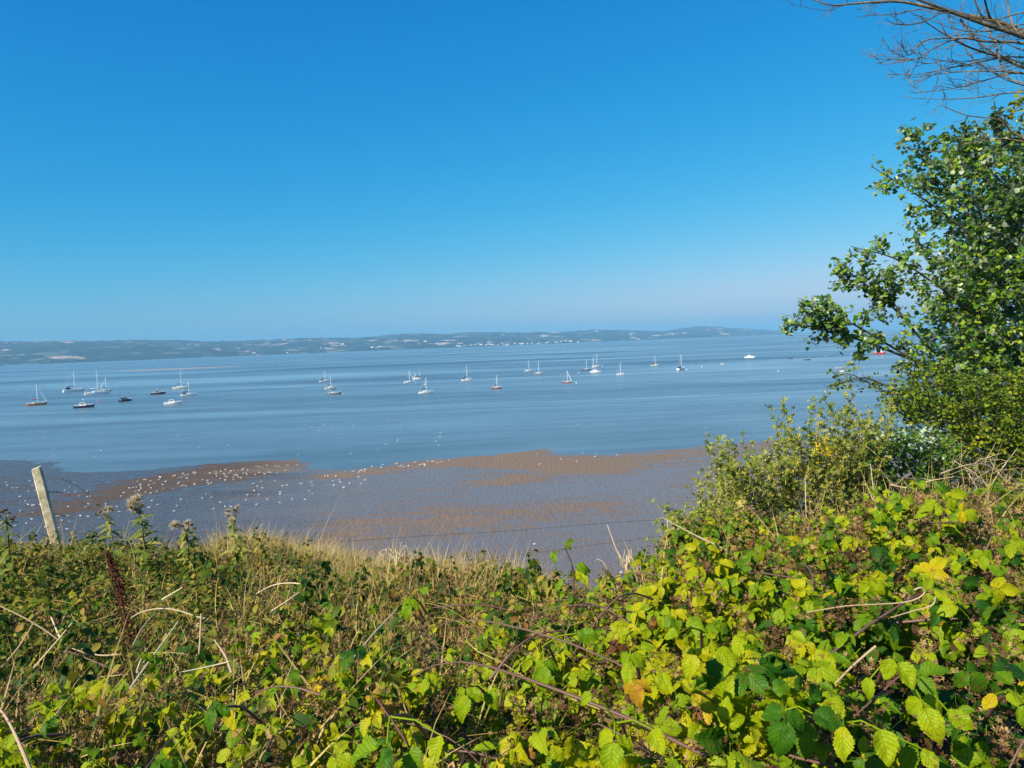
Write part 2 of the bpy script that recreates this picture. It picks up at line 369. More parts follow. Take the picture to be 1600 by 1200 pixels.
HS = [(hrng.uniform(716, 775), hrng.choice([.04, .08, .12, .18])) for _ in range(16)] + [(780 + i*8.4 + hrng.uniform(-3, 3), hrng.uniform(.02, .09)) for i in range(16)] + \
     [(455, .05), (400, .06), (505, .25), (380, .3), (540, .4), (640, .3), (655, .32), (668, .3), (690, .25), (990, .5), (1060, .4), (1072, .42), (1130, .3), (585, .2)]
first = {}
for k, (px, t) in enumerate(HS):
    big = k % 3 == 0; pr = protoB if big else protoA
    o = pr if big not in first else copy_tree(pr); first[big] = 1
    p = hill_pt(px, t); o.location = (p.x, p.y, max(p.z, 1) + .5); o.rotation_euler.z = hrng.uniform(-.6, .6)
    s = p.y / 8000; o.scale = (s, s, s)
    if 700 < px < 778 and k < 16: lb = 'white house in the village across the estuary, rising from shore to slope'; g = 'houses of the village on the far slope'
    elif 16 <= k < 32: lb = 'white house in the row along the far waterfront'; g = 'houses in the far waterfront row'
    else: lb = 'lone white farm building on the far hillside fields'; g = 'scattered farm buildings on the far hills'
    tag(o, lb, 'house', g)

# ------------------------------------------------------------------ boats
BM = {}
def bm_(name, rgb, **k):
    if name not in BM: BM[name] = paint(name, rgb, **k)
    return BM[name]
WHITE = bm_('white_gelcoat', (.86, .85, .82), rough=.3, var=.04, scale=.8)
CREAM = bm_('cream_gelcoat', (.72, .66, .52), rough=.35, var=.05, scale=.8)
NAVY = bm_('navy_hull', (.012, .022, .06), rough=.3, var=.2, scale=.8)
BLACK = bm_('black_hull', (.02, .02, .022), rough=.4, var=.2)
RED = bm_('red_hull', (.42, .03, .022), rough=.35, var=.1)
ORANGE = bm_('orange_hull', (.85, .27, .08), rough=.4, var=.1)
BROWN = bm_('varnished_wood', (.20, .09, .04), rough=.4, var=.25)
GREYB = bm_('grey_hull', (.28, .30, .33), rough=.4, var=.1)
ALU = bm_('mast_alloy', (.78, .79, .80), rough=.35, var=.04)
SAIL = bm_('rolled_sail', (.85, .84, .80), rough=.8, var=.05)
GLASSD = bm_('dark_glazing', (.02, .025, .03), rough=.1, var=.1)
CANVAS = bm_('navy_canvas', (.02, .03, .07), rough=.9, var=.2)
RUBBER = bm_('outboard_black', (.03, .03, .03), rough=.5)
def hull(L, beam, fb, style='yacht'):
    """lofted hull, bow to +X, waterline z=0, and its deck outline"""
    ns = 15; rings = []; deckL = []; deckR = []
    for i in range(ns):
        t = i / (ns - 1); x = -L/2 + L*t
        w = beam/2 * (math.sin(PI * (.22 + .78*t)) ** .62 if style == 'yacht' else (1 - max(0, (t - .45)/.55)**2.2) * (.86 + .14*min(1, t*3)))
        w = max(w, .02) if t < 1 else .02
        if t > .93: w *= (1 - t)/.07*.75 + .25 if t < 1 else 1
        sheer = fb * (1 + .42*t*t + .08*(1-t)**2)
        rake = .07*L*(t**3)
        rings.append([(x + rake, w, sheer), (x + rake*.5, w*.93, sheer*.45), (x, w*.78, 0), (x - rake*.3, w*.4, -.28*fb), (x - rake*.5, 0, -.42*fb),
                      (x - rake*.3, -w*.4, -.28*fb), (x, -w*.78, 0), (x + rake*.5, -w*.93, sheer*.45), (x + rake, -w, sheer)])
        deckL.append((x + rake, w*.97, sheer - .015)); deckR.append((x + rake, -w*.97, sheer - .015))
    return rings, deckL, deckR
def mk_hull(L, beam, fb, mat, root, style='yacht', stripe=None, open_boat=False):
    rg, dl, dr = hull(L, beam, fb, style)
    b = MB(); n = 9
    vs = [v for r in rg for v in r]; fs = []
    for i in range(len(rg)-1):
        for k in range(n-1): fs.append((i*n+k, i*n+k+1, (i+1)*n+k+1, (i+1)*n+k))
    fs.append(tuple(range(n))[::-1]); b.add(vs, fs); h = b.build('hull', mat, root, smooth=False)
    d = MB(); m = len(dl)
    if open_boat:
        il = [(x, y*.84, z - fb*.55) for x, y, z in dl]; ir = [(x, y*.84, z - fb*.55) for x, y, z in dr]
        d.add(dl + dr + il + ir, [(i, i+1, 2*m+i+1, 2*m+i) for i in range(m-1)] + [(m+i, 3*m+i, 3*m+i+1, m+i+1) for i in range(m-1)] + [(2*m+i, 2*m+i+1, 3*m+i+1, 3*m+i) for i in range(m-1)] + [(0, 2*m, 3*m, m)])
        d.build('inner_shell', bm_('bilge_grey', (.35, .33, .30), rough=.7), root)
        t = MB()
        for q in (-.22, .05, .28): t.box((L*q, 0, fb*.72), (L*.05, beam*.78, .04))
        t.build('thwart', BROWN, root)
    else:
        d.add(dl + dr, [(i, m+i, m+i+1, i+1) for i in range(m-1)]); d.build('deck', bm_('deck_white', (.74, .73, .69), rough=.6, var=.05), root)
    if stripe:
        s = MB()
        for sg in (1, -1):
            a = [(r[1 if sg > 0 else 7][0], r[1 if sg > 0 else 7][1] + sg*.012, r[1 if sg > 0 else 7][2]) for r in rg]; c = [(x, y + sg*.02, z + fb*.28) for x, y, z in a]
            s.add(a + c, [(i, i+1, len(a)+i+1, len(a)+i) for i in range(len(a)-1)])
        s.build('stripe', stripe, root)
    return h
def mk_cabin(L, beam, fb, root, x0, x1, h, mat, wmat=GLASSD, z=None):
    b = MB(); z = fb if z is None else z; w = beam*.30
    r = lambda x, hh, ww: [(x, -ww, z-.1), (x, -ww*.85, z+hh), (x, 0, z+hh*1.1), (x, ww*.85, z+hh), (x, ww, z-.1)]
    b.loft([r(L*x0, h, w), r(L*(x0+(x1-x0)*.7), h*.92, w), r(L*x1, h*.25, w*.6)]); c = b.build('cabin', mat, root)
    for sg in (1, -1):
        wdw = MB(); wdw.box((L*(x0 + (x1-x0)*.4), sg*w*.965, z + h*.5), (L*(x1-x0)*.5, .05, h*.34)); wdw.build('window', wmat, c)
def mk_mast(L, fb, root, H, x=.06, mat=ALU, jib=False, boom=True, cover=None, r=.10):
    b = MB(); b.tube([(L*x, 0, fb*.9), (L*x, 0, fb + H)], [r*1.25, r*.8], 8); ms = b.build('mast', mat, root)
    for q in (.55, .8): b = MB(); b.tube([(L*x, -L*.065, fb+H*q), (L*x, L*.065, fb+H*q)], .03, 5); b.build('spreader', mat, ms)
    if boom:
        b = MB(); b.tube([(L*x, 0, fb+.14*H+.5), (L*(x-.36), 0, fb+.14*H+.55)], [.06, .05], 6); bo = b.build('boom', ALU, root)
        b = MB(); b.tube([(L*(x-.01), 0, fb+.14*H+.68), (L*(x-.18), 0, fb+.14*H+.78), (L*(x-.35), 0, fb+.14*H+.66)], [.17, .2, .09], 7); b.build('sail_cover', cover or CANVAS, bo)
    b = MB()
    bow = (L*.55, 0, fb*1.42)
    for e in (bow, (-L*.49, 0, fb*1.1), (L*(x-.02), L*.15, fb*1.1), (L*(x-.02), -L*.15, fb*1.1)): b.tube([(L*x, 0, fb+H*.98), e], .012, 3)
    b.build('rigging', ALU, root)
    if jib:
        b = MB(); a = Vector((L*x, 0, fb+H*.95)); e = Vector(bow); b.tube([a, a.lerp(e, .5), a.lerp(e, .96)], [.05, .12, .15], 7); b.build('furled_jib', SAIL, root)
def mk_outboard(L, fb, root):
    b = MB(); b.box((-L/2 - .22, 0, fb*.95), (.34, .28, .42), .8); b.box((-L/2 - .2, 0, fb*.3), (.14, .1, 1.0)); b.build('outboard_motor', RUBBER, root)
def mk_rails(L, beam, fb, root):
    b = MB()
    for sg in (1, -1):
        pts = [(L*q, sg*beam*.46*(1 if q < .25 else .62 if q < .4 else .12), fb*(1+.5*max(0, q)) + .6) for q in (-.45, -.2, .05, .25, .38, .52)]
        b.tube(pts, .018, 4)
        for p in pts: b.tube([p, (p[0], p[1], fb*.95)], .014, 4)
    b.build('guard_rail', ALU, root)
def boat(px, py, wpx, kind, mast=0, hullm=WHITE, cabm=WHITE, head=0.0, label='', jib=False, canopy=False, mast2=0, mastm=ALU, cat='sailing boat', stripe=None, grp=None, cover=None):
    p = at_z(px, py); dist = (p - Vector((0, 0, CAM_Z))).length; m = dist / 1200
    view = math.atan2(p.x, p.y)
    # head = angle of bow from screen-right, turned away from the viewer (deg)
    L = wpx * m / max(.35, abs(math.cos(R(head)))) * 1.08
    L = min(max(L, 2.2), 15)
    root = empty({'sail': 'sailing_boat', 'motor': 'motor_cruiser', 'dinghy': 'dinghy', 'trawler': 'fishing_boat'}[kind], (p.x, p.y, 0), R(head) - view)
    H = mast * m
    if kind == 'sail':
        beam = L*.31; fb = L*.105
        mk_hull(L, beam, fb, hullm, root, stripe=stripe)
        mk_cabin(L, beam, fb, root, -.16, .26, L*.065, cabm)
        if H: mk_mast(L, fb, root, H, jib=jib, mat=mastm, cover=cover)
        if mast2: mk_mast(L, fb, root, mast2*m, x=-.36, mat=mastm, boom=False)
        if canopy:
            b = MB(); z = fb + L*.05; w = beam*.33
            r = lambda x, h, ww: [(x, -ww, z-.2), (x, -ww*.9, z+h*.8), (x, 0, z+h), (x, ww*.9, z+h*.8), (x, ww, z-.2)]
            b.loft([r(-L*.36, L*.10, w), r(-L*.2, L*.11, w), r(-L*.13, L*.04, w*.9)]); b.build('spray_hood', CANVAS, root)
        mk_rails(L, beam, fb, root); mk_outboard(L, fb, root)
    elif kind == 'motor':
        beam = L*.33; fb = L*.12
        mk_hull(L, beam, fb, hullm, root, 'motor', stripe=stripe)
        mk_cabin(L, beam, fb, root, .0, .38, L*.06, cabm)
        b = MB(); z = fb; w = beam*.34
        r = lambda x, h, ww: [(x, -ww, z-.1), (x, -ww*.88, z+h), (x, ww*.88, z+h), (x, ww, z-.1)]
        b.loft([r(-L*.2, L*.17, w), r(L*.06, L*.17, w), r(L*.14, L*.06, w)]); wh = b.build('wheelhouse', cabm, root)
        g = MB(); g.box((-L*.07, w*.97, z+L*.115), (L*.2, .04, L*.055)); g.box((-L*.07, -w*.97, z+L*.115), (L*.2, .04, L*.055)); g.box((L*.107, 0, z+L*.12), (.05, w*1.5, L*.05)); g.build('window', GLASSD, wh)
        if canopy:
            b = MB(); b.box((-L*.3, 0, fb+L*.1), (L*.22, beam*.66, L*.12), .9); b.build('canopy', CANVAS, root)
        if H:
            b = MB(); b.tube([(-L*.05, 0, fb+L*.15), (-L*.05, 0, fb+H)], [.04, .025], 5); b.build('aerial_mast', mastm, root)
        mk_rails(L, beam, fb, root); mk_outboard(L, fb, root)
    elif kind == 'trawler':
        beam = L*.33; fb = L*.15
        mk_hull(L, beam, fb, hullm, root, 'motor', stripe=stripe)
        b = MB(); b.box((L*.22, 0, fb*1.2+L*.1), (L*.2, beam*.6, L*.2), .9); wh = b.build('wheelhouse', cabm, root)
        g = MB(); g.box((L*.22, 0, fb*1.2+L*.13), (L*.205, beam*.605, L*.05), .97); g.build('window', GLASSD, wh)
        for x, h in ((.3, H), (-.3, H*.8)):
            b = MB(); b.tube([(L*x, 0, fb), (L*x, 0, fb+h)], [.14, .08], 6); b.tube([(L*x, 0, fb+h*.3), (L*(x-.2 if x > 0 else x+.2), 0, fb+h*.8)], .06, 5); b.build('mast', mastm, root)
        b = MB(); b.tube([(-L*.46, -beam*.35, fb), (-L*.46, -beam*.35, fb+L*.16), (-L*.46, beam*.35, fb+L*.16), (-L*.46, beam*.35, fb)], .09, 6); b.build('gantry', mastm, root)
    else:
        beam = L*.36; fb = max(L*.11, .4)
        mk_hull(L, beam, fb, hullm, root, 'motor', open_boat=True)
        mk_outboard(L, fb, root)
    tag(root, label, cat, grp or 'boats moored in the estuary')
    return root
BOATS = [
 dict(px=57, py=633, wpx=21, kind='sail', mast=25, hullm=ORANGE, cabm=CREAM, head=8, jib=True, cover=RED, label='small orange sailing boat with a slanting furled jib, leftmost on the water'),
 dict(px=115, py=612, wpx=23, kind='sail', mast=26, head=14, canopy=True, label='white yacht with a dark spray hood, second boat from the left edge'),
 dict(px=151, py=616.5, wpx=27, kind='sail', mast=30, head=6, cover=SAIL, label='large white yacht with a tall mast, overlapping a small brown ketch'),
 dict(px=165, py=611.5, wpx=12, kind='sail', mast=18, mast2=11, hullm=BROWN, cabm=WHITE, head=25, label='small brown ketch just behind the bow of the large white yacht'),
 dict(px=131, py=637, wpx=22, kind='motor', hullm=NAVY, head=-4, label='low navy boat with no mast, nearest of the left-hand boats', cat='motor boat'),
 dict(px=196, py=627, wpx=14, kind='motor', hullm=NAVY, cabm=GREYB, head=38, canopy=True, label='dark blue motor cruiser seen from its pale stern', cat='motor boat'),
 dict(px=247, py=616, wpx=17, kind='motor', mast=10, hullm=BLACK, cabm=GREYB, head=-3, label='black hulled motor boat with a long low grey cabin', cat='motor boat'),
 dict(px=282, py=607.5, wpx=20, kind='sail', mast=24, hullm=CREAM, cabm=WHITE, head=-5, cover=CANVAS, label='cream yacht with a tall white mast, farthest of the left-hand boats'),
 dict(px=294, py=618.5, wpx=19, kind='sail', mast=19, head=5, canopy=True, label='white yacht with a dark hood, close in front of the cream yacht'),
 dict(px=270, py=632, wpx=22, kind='motor', head=-4, label='white cabin boat with no mast beside a pink buoy', cat='motor boat'),
 dict(px=507, py=596.5, wpx=14, kind='sail', mast=15, head=12, canopy=True, label='white yacht with a dark hood, farthest of the three boats in line'),
 dict(px=516, py=607.5, wpx=16, kind='sail', mast=19, hullm=CREAM, head=6, label='cream yacht in the middle of the three boats in line'),
 dict(px=522, py=616, wpx=18, kind='sail', mast=23, hullm=NAVY, head=5, mastm=BLACK, stripe=WHITE, label='navy hulled yacht with a dark mast, nearest of three in line'),
 dict(px=639, py=598, wpx=14, kind='sail', mast=17, head=18, jib=True, label='white yacht with a furled jib, beside the boat with a brown wheelhouse'),
 dict(px=652, py=592.5, wpx=13, kind='trawler', mast=9, hullm=WHITE, cabm=BROWN, head=2, label='white fishing boat with a brown wheelhouse and two short masts', cat='fishing boat', mastm=ALU),
 dict(px=665, py=614.5, wpx=20, kind='sail', mast=22, head=12, label='all white yacht alone on the water in front of the brown wheelhouse boat'),
 dict(px=729, py=594.5, wpx=15, kind='sail', mast=22, head=10, canopy=True, label='white yacht with tall mast and dark hood, next left of the red yacht'),
 dict(px=776, py=607.5, wpx=14, kind='sail', mast=20, hullm=RED, head=10, cover=CANVAS, label='red hulled yacht with a white cabin and one upright mast'),
 dict(px=826, py=580, wpx=11, kind='sail', mast=16, head=22, label='small white yacht next to a grey hulled yacht'),
 dict(px=841, py=584.8, wpx=14, kind='sail', mast=20, hullm=GREYB, cabm=WHITE, head=-4, stripe=NAVY, label='grey hulled yacht just right of a small white yacht'),
 dict(px=886, py=598.5, wpx=12, kind='sail', mast=18, hullm=RED, head=8, jib=True, label='small red yacht with a slanting furled jib beside a white buoy'),
 dict(px=916, py=578.5, wpx=11, kind='sail', mast=15, hullm=BLACK, head=5, label='low black hulled yacht left of the pair of white boats'),
 dict(px=932, py=573.5, wpx=12, kind='sail', mast=19, mast2=15, head=28, label='white two masted yacht behind the big white cruiser'),
 dict(px=930, py=582, wpx=15, kind='motor', head=8, label='big white cabin cruiser in front of the two masted yacht', cat='motor boat'),
 dict(px=969, py=585.5, wpx=11, kind='sail', mast=18, head=6, stripe=NAVY, cover=CANVAS, label='small white yacht with a navy stripe, right of the white pair'),
 dict(px=1023, py=571.5, wpx=11, kind='sail', mast=14, hullm=CREAM, head=15, canopy=True, label='cream yacht with a hood and a faint mast, far out on the right'),
 dict(px=1064, py=577.5, wpx=8.5, kind='sail', mast=21, head=62, canopy=True, label='white yacht seen stern on with a tall mast'),
 dict(px=1171, py=559, wpx=12.5, kind='motor', head=-8, label='white cabin cruiser alone on the far right-hand water', cat='motor boat'),
 dict(px=1128, py=569, wpx=4.5, kind='dinghy', hullm=CREAM, head=0, label='tiny pale dinghy between the stern on yacht and the white cruiser', cat='dinghy'),
 dict(px=1235.5, py=560.5, wpx=6, kind='dinghy', hullm=BLACK, head=4, label='tiny dark open dinghy, left one of the two', cat='dinghy'),
 dict(px=1262, py=562.5, wpx=8.5, kind='dinghy', hullm=BLACK, head=-4, label='dark open dinghy, right one of the two', cat='dinghy'),
 dict(px=1312, py=576, wpx=14, kind='dinghy', hullm=GREYB, head=10, label='long dark open workboat with a white tender behind its side', cat='work boat'),
 dict(px=1315.5, py=580.5, wpx=7, kind='dinghy', hullm=WHITE, head=0, label='small white tender beside the long dark workboat', cat='dinghy'),
 dict(px=1374, py=553.5, wpx=14, kind='trawler', mast=9, hullm=RED, cabm=WHITE, head=0, label='red fishing boat with white wheelhouse, seen beneath the poplar branches', cat='fishing boat', mastm=ALU),
 dict(px=1412, py=565.5, wpx=9, kind='dinghy', hullm=WHITE, head=5, label='white open boat half hidden by the edge of the tree', cat='dinghy'),
]
for b_ in BOATS: boat(**b_)

# ------------------------------------------------------------------ mooring buoys
def make_buoy(mat, r):
    o = empty('mooring_buoy', (0, 0, 0))
    b = MB(); b.ball((0, 0, r*.45), r, 12, 8); b.build('float', mat, o, smooth=True)
    b = MB(); b.tube([(0, 0, r*1.35), (0, 0, r*1.75)], r*.12, 6); b.tube([(r*.25*math.cos(a*PI/4), 0, r*1.9 + r*.25*math.sin(a*PI/4)) for a in range(9)], r*.06, 5); b.build('ring', RUBBER, o)
    return o
PINK = bm_('pink_float', (.75, .22, .20), rough=.5)
by = {k: make_buoy(m, .36) for k, m in (('pink', PINK), ('white', WHITE), ('dark', BLACK))}
used = set()
for px, py, k, lb in [(70, 632, 'pink', 'pink buoy at the bow of the orange sailing boat'), (152, 626.5, 'pink', 'pink buoy between the navy boat and the large white yacht'),
    (130, 625, 'white', 'white buoy just behind the low navy boat'), (287, 631, 'pink', 'pink buoy at the bow of the white cabin boat'), (351, 622.5, 'pink', 'lone pink buoy right of the left-hand boats'),
    (537, 615.5, 'pink', 'pink buoy at the bow of the navy yacht'), (632, 588, 'dark', 'dark buoy left of the furled jib yacht'), (663.5, 601, 'white', 'white buoy right behind the all white yacht'),
    (741.5, 581.5, 'dark', 'dark buoy beyond the yacht left of the red one'), (876, 586.5, 'pink', 'pink buoy beyond the small red yacht'), (900.5, 598, 'white', 'white buoy ahead of the small red yacht'),
    (904, 583, 'white', 'white buoy in front of the low black yacht'), (941, 572.5, 'white', 'white buoy ahead of the two masted yacht'), (990, 576.5, 'pink', 'pink buoy right of the navy striped yacht'),
    (1073, 577.5, 'white', 'white buoy next to the stern on yacht'), (1096.5, 573, 'white', 'white buoy right of the stern on yacht, nearer open water'), (843.5, 556.5, 'white', 'far white buoy beyond the grey yacht'),
    (1216, 580, 'white', 'nearest white buoy of the right-hand water'), (1290.5, 556.5, 'white', 'far white buoy left of the red fishing boat'), (1330, 554, 'white', 'far white buoy next left of the red fishing boat'),
    (472, 605.5, 'pink', 'pink buoy left of the three boats in line')]:
    o = by[k] if k not in used else copy_tree(by[k]); used.add(k)
    o.location = at_z(px, py); tag(o, lb, 'buoy', 'mooring buoys')

# ------------------------------------------------------------------ gulls
def gull_mesh():
    b = MB()
    def el(x, w, h, z): return [(x, w*math.cos(a*PI/4), z + h*math.sin(a*PI/4)) for a in range(8)]
    b.loft([el(-.24, .012, .012, .25), el(-.16, .045, .04, .235), el(-.05, .075, .075, .21), (el(.06, .08, .085, .215)), el(.13, .055, .06, .26), el(.165, .036, .04, .32), el(.19, .034, .036, .345), el(.22, .02, .02, .345)])
    o = b.build('gull', bm_('white_plumage', (.78, .78, .76), rough=.8, var=.02), smooth=True)
    w = MB()
    for s in (1, -1): w.loft([[(-.26, s*.012, .262), (-.26, s*.03, .25), (-.25, s*.02, .245)], [(-.1, s*.06, .285), (-.1, s*.088, .25), (-.1, s*.085, .2)], [(.08, s*.05, .29), (.09, s*.086, .25), (.08, s*.08, .2)]])
    w.build('wing', bm_('grey_wing', (.50, .52, .55), rough=.8, var=.05), o)
    k = MB(); k.tube([(.215, 0, .343), (.27, 0, .332)], [.011, .004], 5); k.build('beak', bm_('yellow_beak', (.7, .45, .05)), o)
    g = MB()
    for s in (1, -1): g.tube([(0, s*.03, .16), (.005, s*.03, .0)], .007, 4); g.box((.02, s*.03, .004), (.05, .03, .008))
    g.build('leg', bm_('pink_leg', (.5, .3, .2)), o)
    return o
gull0 = gull_mesh(); grng = random.Random(8); gused = False
def place_gull(px, py, lb, grp, floating=False):
    global gused
    if not gused: o = gull0; gused = True
    else: o = copy_tree(gull0)
    p = at_z(px, py); z = 0.0 if floating else float(mud_z(np.array([[p.x]]), np.array([[p.y]]))[0, 0])
    s = grng.uniform(.75, 1.1)
    o.location = (p.x, p.y, max(z, -.02) + (-.19 * s if floating else .0)); o.scale = (s, s, s); o.rotation_euler = (0, 0, grng.uniform(-.9, .9) + (PI if grng.random() < .35 else 0))
    tag(o, lb, 'gull', grp)
def in_poly(x, y, poly):
    c = False
    for i in range(len(poly)):
        a, b = poly[i], poly[i-1]
        if (a[1] > y) != (b[1] > y) and x < (b[0]-a[0])*(y-a[1])/(b[1]-a[1]) + a[0]: c = not c
    return c
def scatter(poly, n, lb, grp, fl=False):
    xs = [p[0] for p in poly]; ys = [p[1] for p in poly]; k = 0
    while k < n:
        x = grng.uniform(min(xs), max(xs)); y = grng.uniform(min(ys), max(ys))
        if in_poly(x, y, poly): place_gull(x, y, lb, grp, fl); k += 1
scatter([(170, 778), (215, 752), (330, 736), (470, 724), (460, 738), (380, 752), (280, 766), (200, 782)], 105, 'white gull in the dense flock on the long brown sandbank at left', 'gulls flocked on the left sandbank')
scatter([(505, 745), (600, 726), (700, 716), (720, 726), (600, 735), (510, 748)], 34, 'white gull on the narrow brown sand spit in the middle', 'gulls on the middle sand spit')
scatter([(385, 770), (400, 752), (560, 744), (640, 740), (520, 770), (430, 800), (380, 790)], 34, 'white gull on wet mud just below the sand spit', 'gulls on wet mud below the spit')
scatter([(10, 830), (0, 745), (120, 750), (150, 785), (350, 770), (380, 800), (330, 812), (200, 800), (100, 835)], 68, 'white gull standing on the grey wet mud near the leaning post', 'gulls on the wet mud near the post')
scatter([(715, 728), (830, 704), (1010, 708), (1010, 716), (860, 730)], 9, 'white gull on the broad brown sandbank in the centre', 'gulls on the central sandbank')
scatter([(440, 690), (460, 662), (640, 655), (720, 690), (620, 712), (470, 718)], 20, 'white gull floating on shallow water off the sand spit', 'gulls floating off the sand spit', True)
scatter([(0, 700), (10, 672), (420, 668), (420, 712), (120, 720)], 12, 'white gull floating on calm water behind the leaning post', 'gulls floating at left', True)
for q, lb in [((902.5, 663.5), 'lone white gull floating in mid water before the central sandbank'), ((1168, 657), 'lone white gull floating left of the broom bush'), ((835, 856), 'white gull on the near mud above the bramble shoot'), ((969, 902), 'white gull on the near mud below the thistle stem gap')]:
    place_gull(q[0], q[1], lb, 'single gulls', q[1] < 700)

# ------------------------------------------------------------------ vegetation toolkit
def leaf_mat(name, stops, rough=.5, trans=.35, vein=0.0, under=None, spots=0.0, tcol=1.25, vein_n=7.0, spec=.16):
    """stops: colour ramp over the per-leaf 'tint' value"""
    m, n, l, p = new_mat(name)
    at = N(n, 'ShaderNodeAttribute', attribute_name='tint'); rp = ramp(n, stops); tc = N(n, 'ShaderNodeTexCoord')
    nz = N(n, 'ShaderNodeTexNoise', i_Scale=38.0, i_Detail=3.0); l.new(tc.outputs['Object'], nz.inputs['Vector'])
    ad = N(n, 'ShaderNodeMath', operation='MULTIPLY_ADD'); ad.inputs[1].default_value = .30; l.new(nz.outputs['Fac'], ad.inputs[0])
    a2 = N(n, 'ShaderNodeMath', operation='SUBTRACT'); a2.inputs[1].default_value = .15; l.new(at.outputs['Fac'], a2.inputs[0])
    l.new(a2.outputs[0], ad.inputs[2]); l.new(ad.outputs[0], rp.inputs[0]); c = rp.outputs[0]
    if vein:
        uv = N(n, 'ShaderNodeUVMap'); sx = N(n, 'ShaderNodeSeparateXYZ'); l.new(uv.outputs[0], sx.inputs[0])
        d = N(n, 'ShaderNodeMath', operation='ABSOLUTE'); l.new(sx.outputs[0], d.inputs[0])              # u in -1..1 across
        k = N(n, 'ShaderNodeMath', operation='MULTIPLY'); k.inputs[1].default_value = -.33; l.new(d.outputs[0], k.inputs[0])
        v = N(n, 'ShaderNodeMath', operation='ADD'); l.new(sx.outputs[1], v.inputs[0]); l.new(k.outputs[0], v.inputs[1])
        f = N(n, 'ShaderNodeMath', operation='MULTIPLY'); f.inputs[1].default_value = vein_n; l.new(v.outputs[0], f.inputs[0])
        g = N(n, 'ShaderNodeMath', operation='PINGPONG'); g.inputs[1].default_value = .5; l.new(f.outputs[0], g.inputs[0])
        s1 = ramp(n, [(0, (1, 1, 1)), (.10, (0, 0, 0))]); l.new(g.outputs[0], s1.inputs[0])
        s2 = ramp(n, [(0, (1, 1, 1)), (.07, (0, 0, 0))]); l.new(d.outputs[0], s2.inputs[0])
        mx = N(n, 'ShaderNodeMix', data_type='RGBA', blend_type='LIGHTEN'); mx.inputs[0].default_value = 1; l.new(s1.outputs[0], mx.inputs[6]); l.new(s2.outputs[0], mx.inputs[7])
        mv = N(n, 'ShaderNodeMath', operation='MULTIPLY'); mv.inputs[1].default_value = vein; l.new(mx.outputs[2], mv.inputs[0])
        li = N(n, 'ShaderNodeMix', data_type='RGBA'); li.inputs[7].default_value = (.05, .11, .004, 1); l.new(mv.outputs[0], li.inputs[0]); l.new(c, li.inputs[6]); c = li.outputs[2]
        bp = N(n, 'ShaderNodeBump', i_Strength=.6, i_Distance=.002); bp.invert = True; l.new(mx.outputs[2], bp.inputs['Height']); l.new(bp.outputs[0], p.inputs['Normal'])
    if spots:
        n2 = N(n, 'ShaderNodeTexNoise', i_Scale=120.0, i_Detail=3.0, i_Roughness=.7); l.new(tc.outputs['Object'], n2.inputs['Vector'])
        n3 = N(n, 'ShaderNodeTexNoise', i_Scale=14.0, i_Detail=2.0); l.new(tc.outputs['Object'], n3.inputs['Vector'])
        mm = N(n, 'ShaderNodeMath', operation='MULTIPLY'); l.new(n2.outputs['Fac'], mm.inputs[0]); l.new(n3.outputs['Fac'], mm.inputs[1])
        sr = ramp(n, [(.345, (0, 0, 0)), (.40, (spots, spots, spots))]); l.new(mm.outputs[0], sr.inputs[0])
        sm = N(n, 'ShaderNodeMix', data_type='RGBA'); sm.inputs[7].default_value = (.16, .065, .022, 1); l.new(sr.outputs[0], sm.inputs[0]); l.new(c, sm.inputs[6]); c = sm.outputs[2]
    if under:
        ge = N(n, 'ShaderNodeNewGeometry'); um = N(n, 'ShaderNodeMix', data_type='RGBA'); um.inputs[7].default_value = tuple(under) + (1,)
        l.new(ge.outputs['Backfacing'], um.inputs[0]); l.new(c, um.inputs[6]); c = um.outputs[2]
    l.new(c, p.inputs['Base Color']); p.inputs['Roughness'].default_value = rough; p.inputs['Specular IOR Level'].default_value = spec
    if trans:
        t = N(n, 'ShaderNodeBsdfTranslucent'); g2 = N(n, 'ShaderNodeMix', data_type='RGBA', blend_type='MULTIPLY'); g2.inputs[0].default_value = 1
        g2.inputs[7].default_value = (tcol, tcol, tcol * .6, 1); l.new(c, g2.inputs[6]); l.new(g2.outputs[2], t.inputs[0])
        ms = N(n, 'ShaderNodeMixShader'); ms.inputs[0].default_value = trans
        l.new(p.outputs[0], ms.inputs[1]); l.new(t.outputs[0], ms.inputs[2]); l.new(ms.outputs[0], n['Material Output'].inputs['Surface'])
    return m

def leaflet(nL=10, nW=4, w=.36, serr=.07, fold=.25, droop=.25, corr=.02, base=.05, peak=.42):
    """leaf blade, base at origin, tip at +Y, face up +Z; all quads; uv = (-1..1, 0..1)"""
    V = []; U = []
    for i in range(nL + 1):
        t = i / nL
        ww = w * (math.sin(PI * min(1, (t ** (math.log(.5)/math.log(peak))))) ** .8) if 0 < t < 1 else .004
        if serr and 0 < t < 1: ww *= 1 + serr * (1 if i % 2 else -1)
        for j in range(nW + 1):
            s = -1 + 2*j/nW
            y = t + (.03 * (1 - abs(s)) if serr else 0); z = fold * abs(s) * ww - droop * t * t + corr * math.sin((t - abs(s)*.33) * 2 * PI * 6.2) * abs(s) ** .5
            V.append((s * ww, y, z)); U.append((s, t))
    F = [(i*(nW+1)+j, i*(nW+1)+j+1, (i+1)*(nW+1)+j+1, (i+1)*(nW+1)+j) for i in range(nL) for j in range(nW)]
    return np.array(V), np.array(F), np.array(U)
